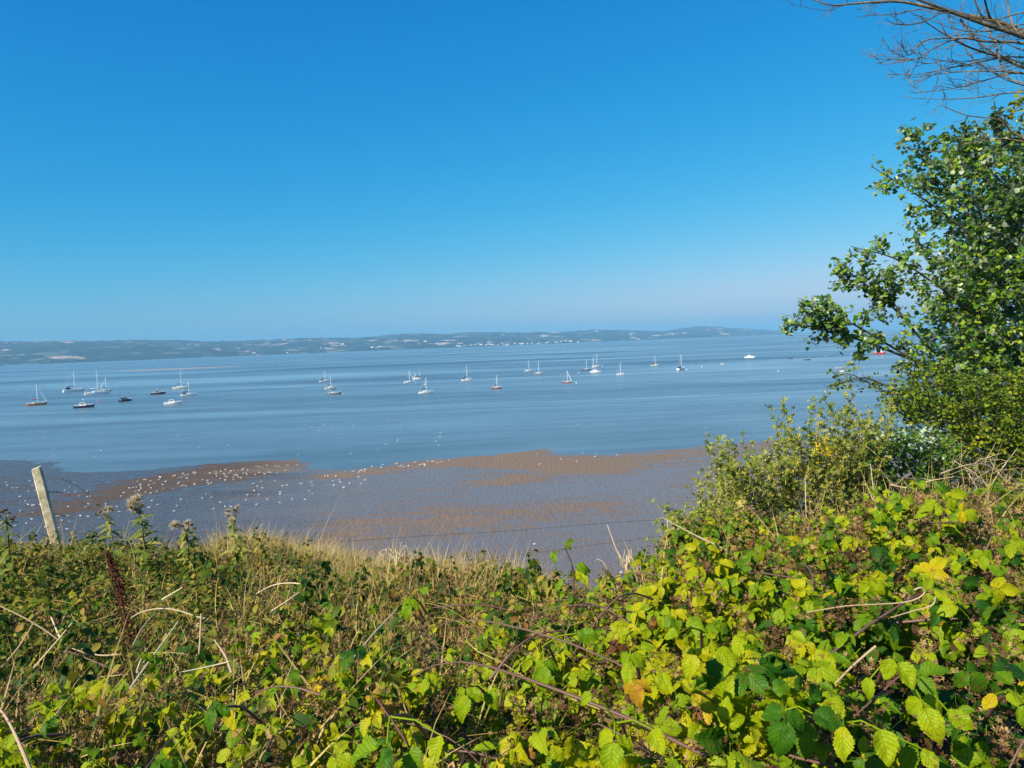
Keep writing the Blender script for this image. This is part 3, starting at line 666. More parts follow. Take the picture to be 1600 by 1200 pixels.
def warp(T, seed, a=.05):
    """cockle and twist a blade so that no two templates look alike"""
    r = np.random.default_rng(seed); v = T[0].copy(); x, y = v[:, 0].copy(), v[:, 1].copy()
    ph = r.uniform(0, 6.28, 6); tw = r.normal(0, .35)
    v[:, 2] += a*np.sin(x*9 + ph[0] + 3*y) + a*.8*np.sin(y*7 + ph[1]) * (np.abs(x)*3) + a*.5*np.sin(x*16 - y*13 + ph[2]) + tw*x*y
    v[:, 0] += r.normal(0, .10)*y*y + .012*np.sin(y*21 + ph[3]); return v, T[1], T[2]
def tmerge(parts):
    V = []; F = []; U = []; b = 0
    for v, f, u in parts: V.append(v); F.append(f + b); U.append(u); b += len(v)
    return np.concatenate(V), np.concatenate(F), np.concatenate(U)
def txf(T, M, s=1.0, off=(0, 0, 0)):
    return (T[0] * s) @ np.array(M).T + np.array(off), T[1], T[2]
def rotz(a): return np.array(Matrix.Rotation(a, 3, 'Z'))
def rotx(a): return np.array(Matrix.Rotation(a, 3, 'X'))
def roty(a): return np.array(Matrix.Rotation(a, 3, 'Y'))
def strip(pts, w):
    """thin crossed ribbons along a path, as quads"""
    V = []; U = []; F = []
    for ax in ((w, 0, 0), (0, 0, w)):
        b = len(V)
        for i, p in enumerate(pts):
            k = 1 - .5 * i / (len(pts)-1)
            V += [np.array(p) - np.array(ax)*k, np.array(p) + np.array(ax)*k]; U += [(0, .5), (.0, .5)]
        F += [(b+2*i, b+2*i+1, b+2*i+3, b+2*i+2) for i in range(len(pts)-1)]
    return np.array(V), np.array(F), np.array(U, float)
def trifoliate(nL, nW, five=False, **k):
    """bramble leaf: stalk with three (or five) leaflets; unit = terminal leaflet length"""
    wp = int(k.pop('seed', 1)); L0 = leaflet(nL, nW, **k); L = warp(L0, wp); L2 = warp(L0, wp+50); L3 = warp(L0, wp+90)
    ps = [txf(L, rotx(-.15), 1.0, (0, .55, .02)), txf(L2, rotz(-1.25) @ rotx(-.25) @ roty(.15), .82, (.03, .42, 0)), txf(L3, rotz(1.2) @ rotx(-.2) @ roty(-.15), .8, (-.03, .42, 0))]
    if five: ps += [txf(L, rotz(-1.9) @ rotx(-.35), .55, (.02, .38, 0)), txf(L, rotz(1.95) @ rotx(-.3), .57, (-.02, .38, 0))]
    ps.append(strip([(0, -.5, -.35), (0, .0, -.05), (0, .56, .02)], .014))
    return tmerge(ps)
def frames(nrm, fwd):
    n = nrm / np.linalg.norm(nrm, axis=1, keepdims=True)
    y = fwd - (fwd * n).sum(1, keepdims=True) * n; y /= np.linalg.norm(y, axis=1, keepdims=True) + 1e-9
    x = np.cross(y, n); return np.stack([x, y, n], 2)
class Leaves:
    """many small blades gathered into one mesh"""
    def __init__(s): s.V = []; s.F = []; s.U = []; s.T = []; s.M = []; s.b = 0
    def add(s, T, pos, Rm, sc, tint, mat=0):
        v, f, u = T; k = len(pos)
        if k == 0: return
        sc = np.broadcast_to(np.asarray(sc, float), (k,)) if np.ndim(sc) < 2 else sc
        vs = v[None] * (sc[:, None, None] if np.ndim(sc) == 1 else sc[:, None, :])
        P = np.einsum('kij,knj->kni', Rm, vs) + np.asarray(pos)[:, None]
        s.V.append(P.reshape(-1, 3)); s.F.append((f[None] + (np.arange(k) * len(v))[:, None, None] + s.b).reshape(-1, 4))
        s.U.append(np.tile(u, (k, 1))); s.T.append(np.repeat(tint, len(v))); s.M.append(np.full(k * len(f), mat)); s.b += k * len(v)
    def build(s, name, mats, parent=None, smooth=True):
        V = np.concatenate(s.V)
        o = mesh_obj(name, V, np.concatenate(s.F), mats, parent, smooth, uvs=np.concatenate(s.U), attrs={'tint': ('FLOAT', np.concatenate(s.T))}, mat_idx=np.concatenate(s.M))
        return o
rg = np.random.default_rng(42)
def rdir(k, up=1.0, jit=.6, bias=(0, 0, 0)):
    return np.array([0, 0, up]) + np.array(bias) + rg.normal(0, jit, (k, 3))
SUNB = np.array(SUN_V) * .5

# ------------------------------------------------------------------ the bank
UK = np.array([-3, -1.0, -.67, -.35, -.2, 0, .12, .2, .35, .5, .6, .9, 3])
YK = np.array([-6, 0, .6, 1.0, 1.5, 2.2, 3, 4, 5, 6.5, 8, 10, 13, 20, 30, 45, 62])
FAR = [3.6, 6, 10.5, 16, 23, 26]
ROWS = {-.67: [1.6, 1.1, .7, .76, .87, 1.03, 1.20, 1.38, 1.52, 1.72, 2.05, 3.1], -.35: [1.6, 1.1, .7, .75, .86, 1.02, 1.2, 1.38, 1.52, 1.70, 2.08, 3.2],
        -.2: [1.6, 1.1, .66, .7, .8, .98, 1.17, 1.36, 1.56, 1.92, 2.5, 3.9], 0: [1.6, 1.1, .6, .66, .76, .93, 1.11, 1.33, 1.56, 2.1, 3.0, 4.4],
        .12: [1.6, 1.1, .58, .65, .74, .87, 1.03, 1.42, 1.85, 2.6, 3.5, 4.8], .2: [1.6, 1.1, .57, .64, .72, .81, .94, 1.22, 1.55, 2.2, 3.1, 4.6],
        .35: [1.6, 1.1, .56, .63, .70, .76, .86, 1.13, 1.5, 1.95, 2.6, 4], .5: [1.6, 1.1, .56, .63, .69, .72, .75, .97, 1.35, 1.8, 2.4, 3.8],
        .6: [1.6, 1.1, .56, .63, .68, .70, .71, .92, 1.3, 1.75, 2.3, 3.6]}
TAB = []
for u in UK:
    r = ROWS[min(ROWS, key=lambda q: abs(q - np.clip(u, -.67, .6)))]
    TAB.append(r + FAR[1:] if r[-1] > 0 else r)
TAB = np.array(TAB)
def canopyD(X, Y):
    """how far the top of the vegetation lies below the camera"""
    X = np.asarray(X, float); Y = np.asarray(Y, float); u = np.clip(X / np.maximum(Y + .0, .9), -2.9, 2.9)
    iu = np.clip(np.searchsorted(UK, u) - 1, 0, len(UK)-2); iy = np.clip(np.searchsorted(YK, Y) - 1, 0, len(YK)-2)
    fu = (u - UK[iu]) / (UK[iu+1] - UK[iu]); fy = np.clip((Y - YK[iy]) / (YK[iy+1] - YK[iy]), 0, 1)
    D = (TAB[iu, iy]*(1-fu) + TAB[iu+1, iy]*fu)*(1-fy) + (TAB[iu, iy+1]*(1-fu) + TAB[iu+1, iy+1]*fu)*fy
    return D - (fbm(X*2.3 + 50, Y*2.3 + 50, 61, 3) - .5) * .26 * np.clip(Y/2, .4, 1) - (fbm(X*6 + 20, Y*6 + 50, 66, 2) - .5) * .18 - (fbm(X*1.25 + 4, Y*1.25 + 70, 68, 2) - .5) * .34 * np.clip((6.4 - Y)/1.5, 0, 1) * np.clip((Y-.8)/.8, 0, 1)
def hit(px, py, lift=0.0):
    """where the sight line through a photo pixel meets the vegetation"""
    d = ray(px, py); d = d / d.y
    for Y in np.arange(.6, 12, .04):
        if -d.z * Y >= canopyD(d.x*Y, Y) - lift: break
    return Vector((d.x*Y, Y, CAM_Z + d.z*Y))
def soil_z(X, Y): return CAM_Z - canopyD(X, Y) - np.interp(Y, [-6, 0, .6, 3, 6, 10], [0, .2, .72, .62, .30, .1])
def bank_mat():
    m, n, l, p = new_mat('leaf_litter_soil')
    tc = N(n, 'ShaderNodeTexCoord'); a = N(n, 'ShaderNodeTexNoise', i_Scale=9.0, i_Detail=8.0, i_Roughness=.75); l.new(tc.outputs['Object'], a.inputs['Vector'])
    r = ramp(n, [(.3, (.018, .014, .009)), (.5, (.05, .037, .02)), (.62, (.10, .075, .035)), (.75, (.17, .12, .06))]); l.new(a.outputs['Fac'], r.inputs[0]); l.new(r.outputs[0], p.inputs['Base Color'])
    p.inputs['Roughness'].default_value = .95; b = N(n, 'ShaderNodeBump', i_Strength=1.0, i_Distance=.05); l.new(a.outputs['Fac'], b.inputs['Height']); l.new(b.outputs[0], p.inputs['Normal'])
    return m
_gx = np.concatenate([[-260, -160, -90, -50, -30, -20], np.linspace(-14, 14, 190), [20, 30, 50, 90, 160, 260]])
_gy = np.concatenate([[-6, -3, -1], np.linspace(0, 10, 110), [11, 12, 13, 16, 20, 25, 30, 37, 45, 53, 62]])
tag(grid_mesh('bank', _gx, _gy, soil_z, bank_mat()), kind='structure')

def pick(n, dens, ymin=.7, ymax=9.5, umax=1.0):
    """random ground points, evenly per m2 of what can be seen, thinned by dens(u,Y,X)"""
    out = []; tot = 0; n = int(n * 1.15)
    while tot < n:
        Y = np.sqrt(rg.random(n*3) * (ymax**2 - ymin**2) + ymin**2); u = rg.uniform(-umax, umax, n*3); X = u * Y
        k = rg.random(n*3) < dens(u, Y, X); out.append(np.stack([X[k], Y[k]], 1)); tot += k.sum()
        if len(out) > 400: break
    return np.concatenate(out)[:n]
def on_canopy(P, dz):
    return np.stack([P[:, 0], P[:, 1], CAM_Z - canopyD(P[:, 0], P[:, 1]) + dz], 1)
# zones of the hillside
def z_bramble(u, Y, X):
    edge = np.interp(u, [-.8, -.35, -.15, .0, .12, .25, .4, .6], [2.1, 2.4, 2.9, 3.5, 3.7, 4.2, 4.4, 4.6])
    w = np.clip((edge - Y) / .5 + .5, 0, 1); return w * (.12 + .88*np.clip(fbm(X*2.6, Y*2.6, 71, 2)*4 - 1.5, 0, 1))
def z_weed(u, Y, X):
    w = 1 - np.clip((np.interp(u, [-.8, -.3, 0, .12, .3, .6], [1.2, 1.5, 2.4, 3, 3.6, 4]) - Y)/.6 + .5, 0, 1)
    return w * (.08 + .92*np.clip(fbm(X*2.1+9, Y*2.1, 81, 3)*4 - 1.6, 0, 1)) * np.where(u > -.30, np.where(Y > 4.2, .22, .5), 1)
def z_tan(u, Y, X):
    w = np.exp(-((u + .14)/.17)**2) * np.clip((Y - 2.8)/1.5, 0, 1) + (.15 + .45*np.clip((Y-7)/.8, 0, 1))*np.clip((Y - 5.2)/1.8, 0, 1) + .03
    w = w * np.where(u < .05, 1, .65)
    return np.clip(w, 0, 1) * np.where((Y < 2.6) & (u > -.3), .25, 1)

# ------------------------------------------------------------------ ground vegetation (uncountable)
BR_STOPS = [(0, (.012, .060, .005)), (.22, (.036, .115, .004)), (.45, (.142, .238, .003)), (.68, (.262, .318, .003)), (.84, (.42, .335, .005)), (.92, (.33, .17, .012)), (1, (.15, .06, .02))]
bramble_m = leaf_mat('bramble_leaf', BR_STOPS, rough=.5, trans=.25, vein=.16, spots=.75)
dead_m = leaf_mat('dead_flower_head', [(0, (.025, .013, .006)), (.5, (.14, .075, .032)), (1, (.40, .26, .12))], rough=.9, trans=.1)
stem_m = paint('bramble_stem', (.12, .062, .045), .6, var=.4, scale=20)
pale_m = paint('bleached_stalk', (.54, .44, .28), .8, var=.2, scale=25)
weed_m = leaf_mat('weed_leaf', [(0, (.008, .030, .004)), (.32, (.030, .075, .006)), (.55, (.105, .135, .007)), (.75, (.27, .22, .03)), (1, (.26, .13, .04))], rough=.55, trans=.28)
grass_m = leaf_mat('dry_grass_blade', [(0, (.06, .11, .01)), (.3, (.16, .17, .025)), (.6, (.42, .30, .10)), (1, (.60, .46, .20))], rough=.7, trans=.3, tcol=1.0)
litter_m = leaf_mat('dry_litter', [(0, (.025, .014, .007)), (.5, (.10, .055, .022)), (1, (.32, .21, .09))], rough=.9, trans=.12)
T_hi = [trifoliate(16, 4, f, w=w, serr=.08, fold=fo, droop=dr, corr=.028, peak=pk, seed=sd) for f, w, fo, dr, pk, sd in ((False, .36, .3, .35, .42, 1), (True, .33, .15, .2, .45, 2), (False, .40, .42, .55, .38, 3), (False, .34, .05, .12, .5, 4), (False, .42, .2, .7, .40, 5), (True, .37, .5, .4, .44, 6), (False, .30, .3, .1, .46, 7))]
T_mid = [trifoliate(7, 2, False, w=w, serr=0, fold=fo, droop=dr, corr=0) for w, fo, dr in ((.36, .3, .35), (.38, .4, .5), (.33, .1, .15))]
T_blade = leaflet(4, 2, w=.30, serr=0, fold=.35, droop=.3, corr=0)
T_small = leaflet(3, 1, w=.30, serr=0, fold=0, droop=.3, corr=0)
def star():
    ps = []
    L = leaflet(2, 1, w=.22, serr=0, fold=0, droop=-.25, corr=0)
    for k in range(5): ps.append(txf(L, rotz(k*2*PI/5) @ rotx(.25)))
    return tmerge(ps)
T_star = star()
def blade(n=5, bend=.5):
    V = []; U = []
    for i in range(n + 1):
        t = i/n; w = .5*(1 - t**1.6)
        V += [(-w, bend*t*t, t*(1 - .25*bend*t)), (w, bend*t*t, t*(1 - .25*bend*t))]; U += [(-.5, t), (.5, t)]
    return np.array(V), np.array([(2*i, 2*i+1, 2*i+3, 2*i+2) for i in range(n)]), np.array(U)
T_gr = [blade(4, b) for b in (.1, .45, 1.0)]

def bramble_tints(P):
    base = fbm(P[:, 0]*.9 + 3, P[:, 1]*.9, 91, 2)
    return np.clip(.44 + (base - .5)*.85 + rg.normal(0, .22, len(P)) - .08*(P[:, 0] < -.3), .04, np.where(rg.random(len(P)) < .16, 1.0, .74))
def bramble_leaves(LV, P, dz, size, Ts, mat=0, jit=.6, tdark=None):
    k = len(P); pos = on_canopy(P, dz)
    nrm = rdir(k, .75, jit, SUNB * .75 + np.array([0, -.40, 0])); fwd = rg.normal(0, .8, (k, 3)) + np.array([0, -.7, -.5])
    Rm = frames(nrm, fwd); t = bramble_tints(P)
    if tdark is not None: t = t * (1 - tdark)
    ch = rg.integers(0, len(Ts), k)
    for i, T in enumerate(Ts):
        q = ch == i; LV.add(T, pos[q], Rm[q], size[q], t[q], mat)
thicket = Leaves()
P = pick(2000, lambda u, Y, X: z_bramble(u, Y, X) * (Y < 2.3), .8, 2.6)
bramble_leaves(thicket, P, rg.uniform(-.10, .06, len(P)), rg.triangular(.018, .034, .062, len(P)), T_hi)
P = pick(650, lambda u, Y, X: z_bramble(u, Y, X) * (Y < 2.6), .8, 2.8)
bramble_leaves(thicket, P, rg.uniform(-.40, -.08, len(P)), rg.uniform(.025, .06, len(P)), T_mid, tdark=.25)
P = pick(6700, lambda u, Y, X: z_bramble(u, Y, X) * (Y > 2.1), 2.0, 5.2)
bramble_leaves(thicket, P, rg.uniform(-.25, .07, len(P)), rg.triangular(.015, .029, .052, len(P)), T_mid)
# a sprinkle of bramble among the grass on the left
P = pick(420, lambda u, Y, X: (u < .1) * np.clip(fbm(X*1.1, Y*1.1, 33, 2)*4 - 1.9, 0, 1), 2.0, 6.5)
bramble_leaves(thicket, P, rg.uniform(-.08, .05, len(P)), rg.uniform(.03, .055, len(P)), T_mid)
# dead flower heads: knots of little brown stars
def clusters(LV, P, dz, mat, nst=22, r=.014, s=(.005, .009)):
    c = on_canopy(P, dz); k = len(P)
    pos = np.repeat(c, nst, 0) + rg.normal(0, r, (k*nst, 3)) * np.array([1, 1, .8]); tt = np.clip(np.repeat(rg.uniform(.2, .8, k), nst) + rg.normal(0, .2, k*nst), 0, 1)
    LV.add(T_star, pos, frames(rg.normal(0, 1, (k*nst, 3)) + np.array([0, -.3, .5]), rg.normal(0, 1, (k*nst, 3))), rg.uniform(s[0], s[1], k*nst), tt, mat)
P = pick(1300, lambda u, Y, X: .3 + z_bramble(u, Y, X), .85, 2.6); clusters(thicket, P, rg.uniform(-.12, .05, len(P)), 1)
P = pick(1900, lambda u, Y, X: .3*(u > -.1) + z_bramble(u, Y, X), 2.3, 5.0); clusters(thicket, P, rg.uniform(-.1, .06, len(P)), 1, nst=16, r=.020, s=(.007, .012))
P = pick(420, lambda u, Y, X: (u < 0) * 1.0, 2.0, 6.5); clusters(thicket, P, rg.uniform(-.08, .05, len(P)), 1, nst=14, r=.02, s=(.008, .013))
# canes running through the thicket
def cane_pts(p0, yaw, L, rise, sag, n=9):
    out = []
    for i in range(n):
        t = i/(n-1); out.append((p0[0] + math.cos(yaw)*L*t + .03*math.sin(5*t+yaw), p0[1] + math.sin(yaw)*L*t + .02*math.cos(7*t), p0[2] + rise*4*t*(1-t) - sag*t*t))
    return out
def tube_quads(pts, r0, r1, n=5):
    b = MB(); b.tube(pts, [r0 + (r1-r0)*i/(len(pts)-1) for i in range(len(pts))], n, cap=False)
    return np.array(b.v), np.array(b.f), np.full((len(b.v), 2), .5)
I3 = np.eye(3)[None]
P = pick(210, lambda u, Y, X: z_bramble(u, Y, X), .8, 4.8)
for q in on_canopy(P, rg.uniform(-.22, -.02, len(P))):
    thicket.add(tube_quads(cane_pts(q, rg.uniform(0, 2*PI), rg.uniform(.25, .8), rg.uniform(.02, .12), rg.uniform(0, .15)), rg.uniform(.0018, .004), .0012), np.zeros((1, 3)), I3, 1.0, [rg.uniform(.2, .6)], 2)
tag(thicket.build('bramble_thicket', [bramble_m, dead_m, stem_m, pale_m]), 'tangled bramble thicket of yellow green leaves and brown dead flower heads covering the near bank', 'brambles', kind='stuff')

# low weeds
weeds = Leaves()
def scatter_blades(LV, P, dz, size, T, jit, mat=0, lo=0, hi=1, up=.9):
    k = len(P); pos = on_canopy(P, dz); t = np.clip(lo + (hi-lo)*(.5*fbm(P[:, 0]*1.3, P[:, 1]*1.3, 44, 2) + .5*rg.random(k)), 0, 1)
    LV.add(T, pos, frames(rdir(k, up, jit, SUNB + np.array([0, -.3, 0])), rg.normal(0, 1, (k, 3))), size, t, mat)
P = pick(40000, z_weed, 1.2, 9.0); scatter_blades(weeds, P, rg.uniform(-.2, .06, len(P)), rg.uniform(.018, .045, len(P)), T_small, .6)
P = pick(5200, z_weed, 1.2, 9.0); scatter_blades(weeds, P, rg.uniform(-.08, .07, len(P)), rg.uniform(.035, .065, len(P)), T_blade, .45)
P = pick(1500, lambda u, Y, X: z_bramble(u, Y, X), .8, 5.0); scatter_blades(weeds, P, rg.uniform(-.38, -.06, len(P)), rg.uniform(.015, .035, len(P)), T_small, .7)
P = pick(9000, z_weed, 1.2, 9.0); scatter_blades(weeds, P, rg.uniform(-.12, .05, len(P)), rg.uniform(.015, .04, len(P)), T_small, 1.0, lo=.7, hi=1.1)
# upright leafy stems that give the bank its shaggy clumps
P = np.concatenate([pick(300, lambda u, Y, X: (u < .12) * ((Y < 5.2) | (u < -.33)) * (.25 + .75*np.clip(fbm(X*1.6+9, Y*1.6, 181, 2)*4 - 1.6, 0, 1)), 1.8, 8.0), pick(60, lambda u, Y, X: (u < -.32) * 1.0, 6.0, 7.6)])
for q in on_canopy(P, -.12):
    hh = rg.uniform(.14, .34); kk = int(hh*95); dx = rg.normal(0, .18, 2)*hh; zz = rg.uniform(.25, 1, kk); yw = rg.uniform(0, 2*PI, kk); rad = .03*(1.2 - zz)
    pp_ = np.stack([q[0] + dx[0]*zz + np.cos(yw)*rad, q[1] + dx[1]*zz + np.sin(yw)*rad, q[2] + hh*zz], 1); b0 = rg.uniform(.1, .85)
    weeds.add(T_blade, pp_, frames(np.stack([np.cos(yw)*.5, np.sin(yw)*.5 - .2, np.full(kk, .8)], 1) + rg.normal(0, .3, (kk, 3)), np.stack([np.cos(yw), np.sin(yw), rg.uniform(-.5, .4, kk)], 1)), rg.uniform(.022, .05, kk), np.clip(b0 + rg.normal(0, .13, kk), 0, 1))
    weeds.add(tube_quads([q, q + np.array([dx[0]*.5, dx[1]*.5, hh*.5]), q + np.array([dx[0], dx[1], hh])], .0022, .001, 4), np.zeros((1, 3)), I3, 1.0, [rg.uniform(.2, .9)])
tag(weeds.build('weeds', [weed_m]), 'low leafy green weeds mixed through the left side of the bank', 'weeds', kind='stuff')
# grass
grass = Leaves()
def grass_tufts(n, dens, h, lo, hi, y0, y1, w=.0035, per=7, spread=.05):
    P0 = pick(n, dens, y0, y1); P = np.repeat(P0, per, 0) + rg.normal(0, spread, (len(P0)*per, 2)); k = len(P)
    pos = on_canopy(P, -.17); hh = rg.uniform(h[0], h[1], k); yaw = rg.uniform(0, 2*PI, k)
    up = np.stack([np.zeros(k), np.zeros(k), np.ones(k)], 1) + rg.normal(0, .38, (k, 3))
    # template: blade rises along Z, bends to Y
    f = np.stack([np.cos(yaw), np.sin(yaw), np.zeros(k)], 1); Rm = frames(up, f)
    t = np.clip(rg.uniform(lo, hi, k), 0, 1); ch = rg.integers(0, 3, k)
    for i, T in enumerate(T_gr):
        q = ch == i; LVs = np.stack([np.full(q.sum(), w*2) * rg.uniform(.6, 1.3, q.sum()), hh[q], hh[q]], 1); grass.add(T, pos[q], Rm[q], LVs, t[q])
grass_tufts(2600, z_tan, (.18, .40), .45, 1.0, 2.6, 9.4)
grass_tufts(1100, lambda u, Y, X: (u < .1) * 1.0, (.14, .30), .0, .5, 1.6, 9.0)
grass_tufts(220, lambda u, Y, X: (u < .05) * 1.0, (.15, .34), .5, 1.0, 1.5, 4.0)
grass_tufts(260, lambda u, Y, X: ((Y > 5.5) & (u < .2)) * 1.0, (.40, .66), .6, 1.0, 5.2, 9.0, w=.003, per=3)
grass_tufts(2300, lambda u, Y, X: (u < .05) * np.clip(fbm(X*1.5, Y*1.5, 144, 2)*4 - 1.4, 0, 1), (.10, .22), .45, .95, 1.6, 8.5, w=.003, per=6, spread=.07)
grass_tufts(2600, lambda u, Y, X: ((u < .0) & (u > -.40) & (Y > 5.0)) * 1.0, (.18, .42), .6, 1.0, 5.6, 8.6, w=.003)
grass_tufts(420, lambda u, Y, X: ((u > .1) & (Y > 2.8)) * 1.0, (.2, .42), .3, 1.0, 3.0, 7.5)
# fine dead stems lying tangled through the left of the bank
P = pick(1000, lambda u, Y, X: (u < .12) * 1.0, 1.6, 7.6)
for q in on_canopy(P, rg.uniform(-.12, .03, len(P))):
    grass.add(tube_quads(cane_pts(q, rg.uniform(0, 2*PI), rg.uniform(.15, .5), rg.uniform(-.02, .09), rg.uniform(-.08, .10), 6), rg.uniform(.0010, .0024), .0007, 4), np.zeros((1, 3)), I3, 1.0, [rg.uniform(.35, 1)])
tag(grass.build('grass', [grass_m]), 'dry straw coloured grass with some green blades along the top of the bank', 'grass', kind='stuff')
# fallen leaves and dead bits in the gaps
lit = Leaves()
P = pick(26000, lambda u, Y, X: 1.0 + 0*u, .75, 8); k = len(P); pos = on_canopy(P, 0); pos[:, 2] = np.where(rg.random(k) < .45 + .5*z_bramble(P[:, 0]/P[:, 1], P[:, 1], P[:, 0]), soil_z(P[:, 0], P[:, 1]) + rg.uniform(.0, .12, k), pos[:, 2] - rg.uniform(.0, .22, k))
lit.add(T_small, pos, frames(rdir(k, .8, .8), rg.normal(0, 1, (k, 3))), rg.uniform(.012, .04, k), np.clip(rg.normal(.45, .3, k), 0, 1))
tag(lit.build('dead_leaves', [litter_m]), 'brown dead leaves and dry scraps caught under the brambles and grass', 'dead leaves', kind='stuff')

# ------------------------------------------------------------------ trees and shrubs on the right
def quads_obj(parts, name, mat, parent):
    """several tubes -> one smooth mesh"""
    T = tmerge(parts); return mesh_obj(name, T[0], T[1], mat, parent, smooth=True)
def smooth_path(pts, n):
    """Catmull-Rom through points"""
    P = [Vector(p) for p in pts]; P = [P[0]*2 - P[1]] + P + [P[-1]*2 - P[-2]]; out = []; seg = len(P) - 3
    for k in range(n):
        s = k/(n-1)*seg; i = min(int(s), seg-1); t = s - i; a, b, c, d = P[i:i+4]
        out.append(.5*((2*b) + (c-a)*t + (2*a - 5*b + 4*c - d)*t*t + (3*b - a - 3*c + d)*t**3))
    return out
def bark(name, a, b, scale=14, lichen=None):
    m, n, l, p = new_mat(name)
    tc = N(n, 'ShaderNodeTexCoord'); z = N(n, 'ShaderNodeTexNoise', i_Scale=scale, i_Detail=5.0, i_Roughness=.7); l.new(tc.outputs['Object'], z.inputs['Vector'])
    r = ramp(n, [(.35, a), (.65, b)]); l.new(z.outputs['Fac'], r.inputs[0]); c = r.outputs[0]
    if lichen:
        z2 = N(n, 'ShaderNodeTexNoise', i_Scale=scale*.6, i_Detail=3.0); l.new(tc.outputs['Object'], z2.inputs['Vector'])
        r2 = ramp(n, [(.58, (0, 0, 0)), (.68, (.8, .8, .8))]); l.new(z2.outputs['Fac'], r2.inputs[0])
        mx = N(n, 'ShaderNodeMix', data_type='RGBA'); mx.inputs[7].default_value = tuple(lichen) + (1,); l.new(r2.outputs[0], mx.inputs[0]); l.new(c, mx.inputs[6]); c = mx.outputs[2]
    l.new(c, p.inputs['Base Color']); p.inputs['Roughness'].default_value = .85
    b_ = N(n, 'ShaderNodeBump', i_Strength=.6, i_Distance=.01); l.new(z.outputs['Fac'], b_.inputs['Height']); l.new(b_.outputs[0], p.inputs['Normal'])
    return m
trng = random.Random(19)
class Tree:
    def __init__(s, name, base, label, cat='tree', group=None):
        s.root = empty(name, base); tag(s.root, label, cat, group); s.base = Vector(base); s.wood = []; s.lv = Leaves(); s.paths = []
    def limb(s, pts, r0, r1, n=14, k=7, keep=True):
        pts = smooth_path([Vector(p) - s.base for p in pts], n); s.wood.append(tube_quads(pts, r0, r1, k))
        if keep: s.paths.append((pts, r0, r1))
        return pts
    def twigs(s, pts, count, L, r, spread=.8, t0=.15, t1=1.0, fwd=.6, depth=1, up=.1):
        out = []
        for _ in range(count):
            t = trng.uniform(t0, t1); i = min(int(t*(len(pts)-1)), len(pts)-2); p = pts[i].lerp(pts[i+1], t*(len(pts)-1)-i); d = (pts[i+1]-pts[i]).normalized()
            dv = (d*fwd + Vector((trng.gauss(0, spread), trng.gauss(0, spread), trng.gauss(up, spread)))).normalized(); l = L*trng.uniform(.5, 1.2)*(1.15 - .5*t)
            q = [p]; c = dv.copy()
            for _k in range(5):
                c = (c + Vector((trng.gauss(0, .16), trng.gauss(0, .16), trng.gauss(.03, .16)))).normalized(); q.append(q[-1] + c*l/5)
            s.wood.append(tube_quads(q, r, r*.45, 4)); out.append(q)
            if depth > 1: out += s.twigs(q, trng.randint(2, 4), l*.5, r*.55, spread, .25, 1, fwd, depth-1, up)
        return out
    def leafs(s, tw, step, T, size, mat=0, jit=.7, off=.03, tint=(.2, .7), t0=.15, bias=(0, 0, 0), up=.7, droop=.3):
        pos = []
        for q in tw:
            L = sum((q[i+1]-q[i]).length for i in range(len(q)-1)); k = max(1, int(L*(1-t0)/step))
            for j in range(k):
                t = (t0 + (1-t0)*(j + trng.random())/k) * (len(q)-1); i = min(int(t), len(q)-2); p = q[i].lerp(q[i+1], t-i)
                pos.append((p.x, p.y, p.z))
        if not pos: return
        pos = np.array(pos) + rg.normal(0, off, (len(pos), 3)); k = len(pos)
        nrm = rdir(k, up, jit, SUNB*.8 + np.array(bias)); f = rg.normal(0, .7, (k, 3)) + np.array([-.2, 0, -droop])
        tt = np.clip(rg.uniform(tint[0], tint[1], k) + (fbm(pos[:, 0]*2+7, pos[:, 2]*2+5, 17, 2) - .5)*.5, 0, 1)
        if isinstance(T, list):
            ch = rg.integers(0, len(T), k)
            for i, t_ in enumerate(T): q = ch == i; s.lv.add(t_, pos[q], frames(nrm[q], f[q]), rg.uniform(size[0], size[1], q.sum()), tt[q], mat)
        else: s.lv.add(T, pos, frames(nrm, f), rg.uniform(size[0], size[1], k), tt, mat)
    def cloud(s, poly, n, yr, L, r=.003, lean=(-.5, -.1, .35), thin=None):
        """twig ends filling a volume whose front outline is the given one"""
        xs = [p[0] for p in poly]; ys = [p[1] for p in poly]; out = []; k = 0
        while k < n:
            x = trng.uniform(min(xs), max(xs)); y = trng.uniform(min(ys), max(ys))
            if not in_poly(x, y, poly) or (thin and trng.random() > thin(x, y)): continue
            p = at_y(x, y, trng.uniform(*yr)) - s.base; d = (Vector(lean) + Vector((trng.gauss(0, .5), trng.gauss(0, .5), trng.gauss(0, .45)))).normalized(); l = L*trng.uniform(.5, 1.2)
            q = [p - d*l*.5]
            for _k in range(4): d = (d + Vector((trng.gauss(0, .15), trng.gauss(0, .15), trng.gauss(0, .15)))).normalized(); q.append(q[-1] + d*l/4)
            s.wood.append(tube_quads(q, r, r*.4, 3)); out.append(q); k += 1
        return out
    def done(s, wood_mat, leaf_mats, wname='branches', lname='crown'):
        if s.wood: quads_obj(s.wood, wname, wood_mat, s.root)
        if s.lv.V: s.lv.build(lname, leaf_mats, s.root)
def lobed(n=9, w=.52):
    """rounded, shallow-lobed poplar leaf (all quads, fan strips)"""
    L = leaflet(5, 2, w=w, serr=.10, fold=.12, droop=.12, corr=0, peak=.36); return L
T_pop = [lobed(w=.55), txf(lobed(w=.48), np.eye(3)), leaflet(4, 2, w=.5, serr=0, fold=.3, droop=.3, corr=0, peak=.34)]
pop_m = leaf_mat('poplar_leaf', [(0, (.018, .065, .008)), (.4, (.060, .145, .009)), (.8, (.145, .24, .012)), (1, (.25, .31, .02))], rough=.38, trans=.25, under=(.33, .39, .28), spec=.4)
